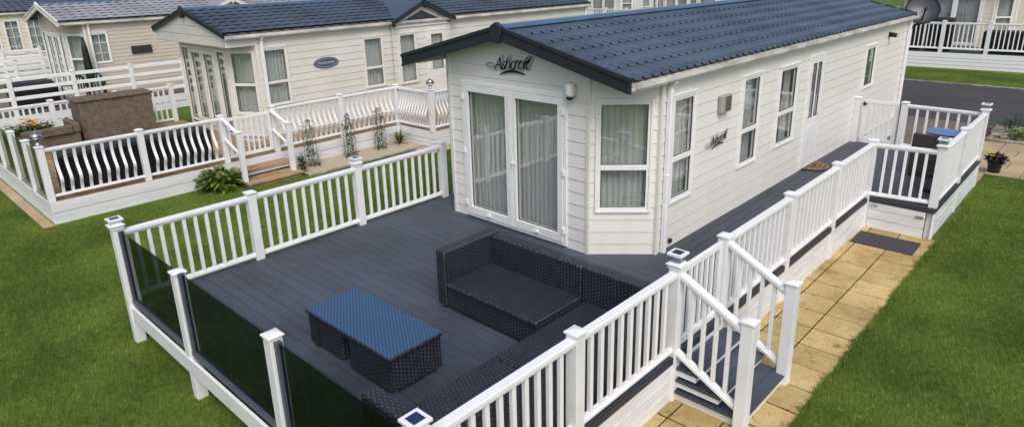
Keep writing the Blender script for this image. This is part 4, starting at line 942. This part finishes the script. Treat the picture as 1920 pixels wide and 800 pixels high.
m.build('skirting', 'board', d, d.location, bevel=.004)
m = MB(); m.box(AX+.10, 3.95, -.50, AX+.50, 4.95, -.38) if 0 else None
PA = [(AX, .45), (AX, 2.13), (AX, 3.76)]
railing('deck_railing', 'white railing with bowed balusters beside the brown storage box on the timber deck', PA, kind='bowed', base_z=AZ, H=1.07, top=1.0, bot=.08, bh=.05, zbot=AZ, gap=.17)
railing('deck_railing', 'white bowed railing along the timber walkway in front of the blue oval plaque', [(AX, 4.95), (AX, 6.72), (AX, 8.44)], kind='bowed', base_z=AZ, H=1.09, top=1.02, bot=.08, bh=.05, zbot=AZ, gap=.15)
railing('deck_railing', 'short bowed railing turning towards the white caravan behind the steps of lawn', [(AX, 8.44), (-9.88, 8.47), (-9.88, 10.3), (-9.88, 12.1)], kind='bowed', base_z=AZ, H=1.09, top=1.02, bot=.08, bh=.05, zbot=AZ, gap=.12, skip_first=True)
railing('deck_railing', 'straight white railing on the far side of the timber deck behind the flowers', [(AL, .45), (AL, 1.92), (AL, 3.4), (AL, 4.8)], base_z=AZ, H=1.07, top=1.0, zbot=AZ, gap=.15)
gate('deck_gate', 'white picket gate at the top of the timber steps', (AX, 3.81), (AX, 4.90), top=.84, bot=-.04, n=6, latch=False)
gb = thing('glass_balustrade', 'clear bronze glass screen with white posts at the front of the timber deck', 'glass screen', (-14, AY, AZ))
gx = [AX, -12.35, -13.55, -14.9, -16.2, AL]
for i in range(1, 5): m = MB(); post(m, gx[i], .45, AZ, .90); m.build('post', 'white', gb, gb.location, bevel=.004)
for i in range(5):
    b, a = gx[i]-.06, gx[i+1]+.06; MB().box(a, .446, AZ+.07, b, .454, .82).build('glass_panel', 'tint_a', gb, gb.location)
    m = MB(); m.box(a, .43, AZ+.03, b, .47, AZ+.07); m.build('glass_rail', 'metal', gb, gb.location)
# steps A
s = thing('timber_steps', 'two brown timber steps with white newel posts up to the neighbouring deck', 'steps', (-10.8, 4.35, G))
for z, x0, x1 in ((-.41, AX+.1, -10.25), (-.245, AX+.1, -10.72)):
    m = MB(); w_ = .13; x = x1-w_
    while x > x0-.05: m.box(max(x, x0), 3.72, z-.04, x+w_-.008, 5.0, z); x -= w_
    m.build('tread', 'timber', s, s.location); m = MB(); m.box(x0, 3.76, z-.12, x1-.05, 4.96, z-.041); m.build('riser', 'board' if z > -.3 else 'timber', s, s.location)
m = MB(); m.box(-11.1, 3.8, G, -10.4, 4.9, G+.06); m.build('plinth', 'stone', s, s.location)
for yy in (3.76, 4.88):
    m = MB(); post(m, -10.50, yy, -.41, .70, .05); m.build('newel_post', 'white', s, s.location, bevel=.004)
    m = MB(); m.bar((AX+.05, yy, .86), (-10.55, yy, .64), .075, .05); m.build('handrail', 'white', s, s.location, bevel=.005)
    m = MB(); m.bar((AX+.05, yy, .42), (-10.55, yy, .17), .05, .045); m.build('lower_rail', 'white', s, s.location, bevel=.005)
# globe lights
def globe(x, y, z, label):
    o = thing('globe_post_light', label, 'post light', (x, y, z), 0, 'chrome globe lights')
    MB().lathe((0, 0, 0), [(.05, 0), (.05, .02), (.03, .04), (.035, .08)], 14).build('stem', 'metal', o)
    MB().lathe((0, 0, .08), [(.03, 0), (.085, .02), (.105, .055)], 18).build('lower_bowl', 'lens', o)
    MB().lathe((0, 0, .136), [(.115, 0), (.12, .008), (.115, .014)], 18).build('rim', 'metal', o)
    MB().lathe((0, 0, .151), [(.104, 0), (.09, .05), (.045, .085), (.012, .095), (.010, .12)], 18).build('dome', 'metal', o)
globe(AX, .45, .95, 'chrome domed light on the front corner post near the orange flowers')
globe(-9.88, 8.47, .97, 'chrome domed light on the corner post beside the nearest caravan')
# storage box and low sofa
o = thing('storage_box', 'large brown wicker storage box on the timber deck', 'storage box', (-15.9, 3.1, AZ))
m = MB(); m.box(-16.38, 2.22, AZ+.01, -15.72, 3.92, .93); m.build('box_body', 'wickb', o, o.location, bevel=.01); m = MB(); m.box(-16.42, 2.18, .932, -15.68, 3.96, .985); m.build('lid', 'wickb', o, o.location, bevel=.01)
o = thing('wicker_sofa', 'low brown wicker sofa beside the large storage box on the timber deck', 'sofa', (-15.9, 1.5, AZ))
MB().box(-16.4, .95, AZ+.02, -15.55, 2.13, .26).build('base', 'wickb', o, o.location, bevel=.02); MB().box(-16.42, 2.0, .262, -15.5, 2.15, .50).build('armrest', 'wickb', o, o.location, bevel=.03)
MB().box(-15.62, .95, .262, -15.48, 1.995, .46).build('backrest', 'wickb', o, o.location, bevel=.03)
# black covered thing behind bowed balusters
o = thing('covered_furniture', 'black covered garden furniture behind the bowed balusters of the timber deck', 'garden furniture', (-11.8, 2, AZ))
m = MB(); m.box(-12.0, .75, AZ+.01, -11.46, 3.6, .66); m.build('cover', 'black', o, o.location, bevel=.06)
# ------------------------------------------------------------------ fittings of caravan A, B
o = thing('oval_plaque', 'blue oval name plaque on the cream wall between two windows', 'sign', (-12.55, 7.23, 1.57))
n = 28; F = XY((0, 0), (0, 1)); MB().prism(F, [(.365*math.cos(2*math.pi*i/n), .14*math.sin(2*math.pi*i/n)) for i in range(n)], .014, .030).build('plaque', 'oval', o)
m = MB(); m.tube([F(.33*math.cos(2*math.pi*i/n), .11*math.sin(2*math.pi*i/n), .031) for i in range(n+1)], .006, 5); m.build('rim', 'logoback', o)
m = MB()
for i in range(9): x = -.22+i*.055; m.fbox(F, x-.014, x+.014, -.03, .025+.012*(i % 3 == 0), .031, .034)
m.build('lettering', 'logoback', o)
o = thing('wall_vent', 'dark rectangular vent on the beige wall beside the barred window', 'vent', (-22.79, 6.19, 1.28))
MB().box(.01, -.33, 0, .05, .33, .26).build('frame', 'dark', o); m = MB()
for i in range(5): m.box(.051, -.30, .03+i*.045, .06, .30, .05+i*.045)
m.build('louvre', 'rust', o)
# B deck fences: three horizontal rails
def rail_fence(label, pts, base_z=-.1, H=1.2, rails=(.98, .72, .46, .2)):
    ox, oy = pts[0]; r = thing('rail_fence', label, 'fence', (ox, oy, base_z), 0, 'white fences with horizontal rails')
    for (x, y) in pts: m = MB(); post(m, x-ox, y-oy, G-base_z, H, .06); m.build('post', 'white', r, bevel=.004)
    for a, b in zip(pts, pts[1:]):
        for z in rails: m = MB(); m.bar((a[0]-ox, a[1]-oy, z), (b[0]-ox, b[1]-oy, z), .05, .11); m.build('rail', 'white', r, bevel=.01)
    return r
rail_fence('white four rail fence in front of the beige caravan, behind the storage box', [(-21.3, .3), (-21.3, 1.93), (-21.3, 3.58), (-21.3, 5.25), (-21.3, 6.9)], H=1.22, rails=(1.10, .82, .54, .26))
rail_fence('white rail fence on the far side of the beige caravan porch', [(-28.6, 1.8), (-28.6, 3.47), (-28.6, 5.1)], H=1.05)
rail_fence('farthest white rail fence below the barred ivory windows at the left edge', [(-33.0, 2.5), (-33.0, 3.9), (-33.0, 5.3)], H=1.12)
o = thing('raised_deck', 'plain deck of the beige caravan behind the four rail fence', 'deck', (-24, 3, G)); MB().box(-28.6, .3, -.16, -21.3, 4.0, -.1).build('deck_boards', 'hard', o, o.location); MB().box(-22.75, 4.01, -.16, -21.3, 12, -.1).build('walkway', 'hard', o, o.location); m = MB(); m.box(-21.24, .3, -.30, -21.22, 12, -.06); m.box(-21.24, .3, G, -21.22, 12, -.32); m.box(-28.58, .32, G, -21.32, .36, -.17); m.build('skirting', 'board', o, o.location)
o = thing('covered_furniture', 'bulky black covered garden table behind the white four rail fence', 'garden furniture', (-22.6, 2.8, -.1))
m = MB(); m.box(-23.2, 2.1, -.09, -22.2, 3.35, .75); m.build('cover', 'black', o, o.location, bevel=.12)
def plastic_chair(label, loc, rz):
    c = thing('garden_chair', label, 'chair', loc, rz, 'green plastic garden chairs')
    MB().box(-.25, -.25, .40, .25, .25, .44).build('seat', 'greenp', c, bevel=.02); m = MB()
    n = 8
    for i in range(n):
        a0, a1 = math.pi*i/n, math.pi*(i+1)/n
        m.bar((-.25*math.cos(a0), .24, .55+.42*math.sin(a0)), (-.25*math.cos(a1), .24, .55+.42*math.sin(a1)), .05, .05, up=(0, 1, 0))
    for x in (-.15, -.05, .05, .15): m.bar((x, .24, .44), (x, .25, .55+.40*math.sqrt(1-(x/.26)**2)), .035, .02, up=(0, 1, 0))
    m.build('backrest', 'greenp', c)
    for sx in (-1, 1):
        MB().bar((sx*.25, -.22, .64), (sx*.25, .24, .66), .05, .03).build('armrest', 'greenp', c)
        for sy in (-1, 1): MB().bar((sx*.22, sy*.21, 0), (sx*.235, sy*.22, .64 if sy < 0 else .45), .04, .04).build('leg', 'greenp', c)
plastic_chair('green plastic chair with rounded back beside the dark recess of the beige caravan', (-22.15, 3.75, -.1), R(-60))
plastic_chair('green plastic chair facing the black covered table, low slatted back', (-22.2, 4.4, -.1), R(-100))
o = thing('parasol', 'dark furled parasol shape added for the dark recess in the porch of the beige caravan', 'parasol', (-22.4, 4.35, -.1))  # parasol shape added in place of the bay's dark recess
MB().tube([(0, 0, 0), (0, 0, 2.1)], .02, 8).build('pole', 'dark', o); MB().lathe((0, 0, .6), [(.05, 0), (.13, .1), (.12, .5), (.09, 1.1), (.03, 1.5)], 14).build('canopy', 'black', o)
MB().lathe((0, 0, .002), [(.22, 0), (.22, .05), (.05, .1)], 16).build('base', 'dark', o)
# ------------------------------------------------------------------ deck D across the road
DR = R(4.3); dx, dy = math.cos(DR), math.sin(DR)
dpt = lambda s, t=0: (-5.2+dx*s-dy*t, 29.92+dy*s+dx*t)
railing('deck_railing', 'white railing across the road in front of the ivory caravan with black furniture', [dpt(s) for s in (0, .55, 2.05, 3.6, 5.1, 6.6, 8.1)], base_z=.12, H=1.25, top=1.17, th=.09, bot=.10, bh=.08, zbot=.0, gap=.165, ps=.07)
o = thing('raised_deck', 'white slatted deck across the road on the grass verge', 'deck', (*dpt(4, 1.2), G)); o.rotation_euler = (0, 0, DR)
MB().box(-4.1, -1.25, .07+.54, 4.6, 1.6, .12+.54).build('deck_boards', 'fascia_dark', o)
m = MB(); F = XY((-4.1, -1.27), (4.6, -1.27))
for i, (a, b) in enumerate(((.42, .62), (.285, .408), (.14, .273), (-.01, .128))): m.fbox(F, 0, F.L, a, b, -.02, .002)
m.build('skirting', 'white', o, bevel=.004)
MB().box(-4.08, -1.2, 0, 4.58, -1.19, .6).build('void_shade_sheet', 'seal_void', o)  # black sheet imitating the shade between and behind the skirting boards
for (s, w_, h, lb) in ((.15, 1.1, 1.05, 'black covered seat at the left end of the deck across the road'), (1.4, .95, 1.30, 'tall black covered barbecue behind the white railing across the road'), (3.4, 2.6, .85, 'long low black covered sofa on the deck across the road')):
    x, y = dpt(s+w_/2, .55); q = thing('covered_furniture', lb, 'garden furniture', (x, y, .12), DR, 'black covered furniture across the road'); m = MB(); m.box(-w_/2, -.35, .01, w_/2, .35, h); m.build('cover', 'black', q, bevel=.06)
# far railing and slatted deck at the top
railing('deck_railing', 'distant white picket railing at the top centre in front of the far caravans', [(-23.5+1.5*i, 33.0-.0*i) for i in range(4)], base_z=.1, H=1.25, top=1.17, th=.09, bot=.1, bh=.08, zbot=G, gap=.19)
o = thing('raised_deck', 'white boarded deck side beyond the roof end, on the far grass bank', 'deck', (-12.5, 47, G)); m = MB(); F = XY((-14, 47), (-9.6, 47))
for i in range(4): m.fbox(F, 0, F.L, G+.02+i*.3, G+.29+i*.3, -.04, 0)
m.build('skirting', 'white', o, o.location); MB().box(-14, 47.05, G+1.2, -9.6, 50, G+1.25).build('deck_boards', 'timber', o, o.location)
m = MB(); F = XY((-18.6, 31.9), (-11, 31.9))
o = thing('parasol', 'closed green canopy beside the far ivory caravan, just above the ridge', 'parasol', (-14.2, 34.5, G))
MB().tube([(0, 0, 0), (0, 0, 2.6)], .03, 8).build('pole', 'dark', o); MB().lathe((0, 0, 1.95), [(1.1, 0), (1.1, .02), (.5, .35), (.03, .6)], 10, False).build('canopy', 'greenp', o)
# ------------------------------------------------------------------ plants
def leaf(m, p, d, L, w_, bend=.4, fold=.2):
    d = Vector(d).normalized(); x = d.cross(Vector((0, 0, 1))); x = x.normalized() if x.length > .01 else Vector((1, 0, 0)); up = x.cross(d)
    n = 4; vs = []; fs = []
    for i in range(n+1):
        t = i/n; c = p+d*L*t-Vector((0, 0, 1))*bend*L*t*t; ww = w_*math.sin(math.pi*min(1, .08+t*.92))**.8*.5 if i < n else .001
        vs += [c-x*ww+up*fold*ww, c, c+x*ww+up*fold*ww]
    for i in range(n): fs += [(i*3, i*3+1, i*3+4, i*3+3), (i*3+1, i*3+2, i*3+5, i*3+4)]
    m.add(vs, fs, True)
def clump(m, c, rad, h, n, L, w_, rnd, bend=.4, spread=1.):
    for i in range(n):
        a = rnd.uniform(0, 6.283); r0 = rad*math.sqrt(rnd.random())*.8; el = rnd.uniform(.2, 1.3)
        p = Vector(c)+Vector((r0*math.cos(a), r0*math.sin(a), h*rnd.uniform(.15, .9)*(1-.5*r0/rad)))
        leaf(m, p, (math.cos(a)*math.cos(el)*spread+rnd.gauss(0, .2), math.sin(a)*math.cos(el)*spread+rnd.gauss(0, .2), math.sin(el)*.8), L*rnd.uniform(.6, 1.2), w_*rnd.uniform(.7, 1.2), bend)
def plant(name, label, loc, rad, h, n, L, w_, mat='leaf', cat='plant', seed=1, stems=6, bend=.4, group=None):
    rnd = random.Random(seed); o = thing(name, label, cat, loc, 0, group); m = MB(); clump(m, (0, 0, 0), rad, h, n, L, w_, rnd, bend); m.build('foliage', mat, o, recalc=False)
    m = MB()
    for i in range(stems): a = rnd.uniform(0, 6.28); m.tube([(0, 0, 0), (rad*.4*math.cos(a), rad*.4*math.sin(a), h*.7)], .006, 5)
    m.build('stems', 'leafd', o); return o
plant('leafy_plant', 'broad leaved green plant on the lawn beside the timber steps', (-10.9, 3.40, G), .44, .50, 260, .26, .10, seed=2)
plant('shrub', 'narrow dark green shrub at the far side of the timber steps', (-10.55, 5.12, G), .10, .55, 160, .09, .035, 'leafd', seed=3)
rnd = random.Random(5); o = thing('spiky_plant', 'spiky sword leaved plant in the gravel at the corner of the white skirting', 'plant', (-10.85, 8.12, G)); m = MB()
for i in range(70):
    a = rnd.uniform(0, 6.28); el = rnd.uniform(.5, 1.4); leaf(m, Vector((0, 0, .12*rnd.random())), (math.cos(a)*math.cos(el), math.sin(a)*math.cos(el), math.sin(el)), rnd.uniform(.3, .55), .03, .35)
m.build('foliage', 'leaf', o, recalc=False); MB().tube([(0, 0, 0), (0, 0, .15)], .03, 8).build('stems', 'leafd', o)
for i, (x, y, h, lb) in enumerate(((-10.85, 5.55, 1.12, 'climber on a wire obelisk nearest the timber steps'), (-10.85, 6.62, 1.08, 'climber on the middle wire obelisk against the white skirting'), (-10.85, 7.52, 1.08, 'climber on the wire obelisk nearest the spiky plant'))):
    o = thing('obelisk_climber', lb, 'climbing plant', (x, y, G), 0, 'climbers on wire obelisks'); m = MB(); rnd = random.Random(20+i)
    for k in range(6):
        a = 2*math.pi*k/6; pts = [(.14*math.cos(a), .14*math.sin(a), 0), (.13*math.cos(a), .13*math.sin(a), h*.8), (.06*math.cos(a), .06*math.sin(a), h*.95), (0, 0, h)]; m.tube(pts, .0035, 5)
    for z in (.25, .5, .75): m.tube([(.135*math.cos(2*math.pi*k/12), .135*math.sin(2*math.pi*k/12), h*z) for k in range(13)], .003, 5)
    m.build('wire_frame', 'rust', o); m = MB()
    for k in range(110):
        z = h*rnd.random()**1.4; a = rnd.uniform(0, 6.28); r0 = rnd.uniform(.02, .15)+.03*math.sin(z*9+i); leaf(m, Vector((r0*math.cos(a), r0*math.sin(a), z)), (math.cos(a), math.sin(a), rnd.uniform(-.2, .8)), .085, .05)
    m.build('foliage', 'leafd', o, recalc=False); m = MB()
    for k in range(4): m.tube([(.05*math.cos(k*1.6+z*6), .05*math.sin(k*1.6+z*6), z*h) for z in [j/8 for j in range(9)]], .005, 5)
    m.build('stems', 'leafd', o)
def flower_box(label, loc, dims, seed, cols, n=60):
    rnd = random.Random(seed); o = thing('flower_planter', label, 'planter', loc, 0, 'flower planters'); a, b, h = dims
    MB().box(-a/2, -b/2, 0, a/2, b/2, h).build('trough', 'wickg', o, bevel=.01); m = MB()
    for i in range(n*3): p = Vector((rnd.uniform(-a/2, a/2), rnd.uniform(-b/2, b/2), h+rnd.uniform(-.02, .12))); t_ = rnd.uniform(0, 6.28); leaf(m, p, (math.cos(t_), math.sin(t_), rnd.uniform(.1, 1)), .11, .05)
    m.build('foliage', 'leaf', o, recalc=False)
    for ci, (c, (x0, x1)) in enumerate(cols):
        m = MB()
        for i in range(n//3):
            p = Vector((rnd.uniform(-a/2, a/2), b*rnd.uniform(x0, x1), h+rnd.uniform(.10, .26)))
            for k in range(6): t_ = k*1.05; leaf(m, p, (math.cos(t_), math.sin(t_), .45), .06, .05, .1)
        m.build('blossom', c, o, recalc=False)
    return o
flower_box('planter with orange and white flowers at the corner of the timber deck', (-16.35, 1.3, AZ), (.5, .9, .46), 4, (('orange', (-.25, .2)), ('petalw', (-.5, .5))), 120)
flower_box('leafy planter with a few white flowers at the left edge behind the bronze glass', (-16.9+.45, .62, AZ), (.4, .45, .36), 9, (('petalw', (-.5, .5)),), 36)
# potted plant, bed plants at the right
o = thing('potted_plant', 'dark pot with purple leaves and yellow and pink flowers at the edge of the lawn', 'pot plant', (1.13, 14.36, G)); rnd = random.Random(8)
MB().lathe((0, 0, 0), [(.10, 0), (.13, .2), (.145, .26), (.13, .265)], 16).build('pot', 'dark', o)
m = MB(); clump(m, (0, 0, .24), .20, .2, 150, .12, .055, rnd); m.build('foliage', 'leafp', o, recalc=False); m = MB(); clump(m, (.05, .05, .26), .18, .18, 60, .1, .05, rnd); m.build('foliage', 'leafd', o, recalc=False)
for c, ox in (('petaly', -.08), ('pink', .05)):
    m = MB()
    for i in range(14):
        p = Vector((rnd.gauss(ox, .07), rnd.gauss(-.05, .07), .40+rnd.uniform(-.05, .05)))
        for k in range(6): t_ = k*1.05; leaf(m, p, (math.cos(t_), math.sin(t_), .4), .04, .03, .1)
    m.build('blossom', c, o, recalc=False)
plant('shrub', 'low bright green shrub in the gravel bed by the road', (1.15, 18.0, G), .42, .30, 320, .11, .05, 'leaf', seed=11)
plant('shrub', 'second green shrub at the right edge of the gravel bed', (1.75, 18.15, G), .40, .30, 300, .11, .05, 'leaf', seed=12)
plant('ornamental_grass', 'tall wispy blue green grass behind the shrubs of the gravel bed', (.85, 18.6, G), .22, .5, 170, .42, .014, 'leafd', seed=13, bend=.25)
plant('ornamental_grass', 'wispy grass at the right end of the gravel bed', (1.35, 18.75, G), .2, .45, 130, .38, .014, 'leafd', seed=15, bend=.25)
plant('shrub', 'small dark red leaved shrub beside the corner post of the side deck', (.42, 17.75, G), .16, .36, 150, .09, .04, 'leafr', seed=14)
plant('shrub', 'low mat of green leaves in the middle of the gravel bed', (.75, 17.85, G), .2, .08, 90, .07, .03, 'leaf', seed=16)
MB_ = MB(); MB_.lathe((0, 0, 0), [(.17, 0), (.19, .06), (.12, .12), (.02, .14)], 9, False); tag(MB_.build('boulder', 'stone', loc=(.86, 17.9, G), bevel=.02), 'grey boulder in the gravel bed in front of the green shrub', 'stone')
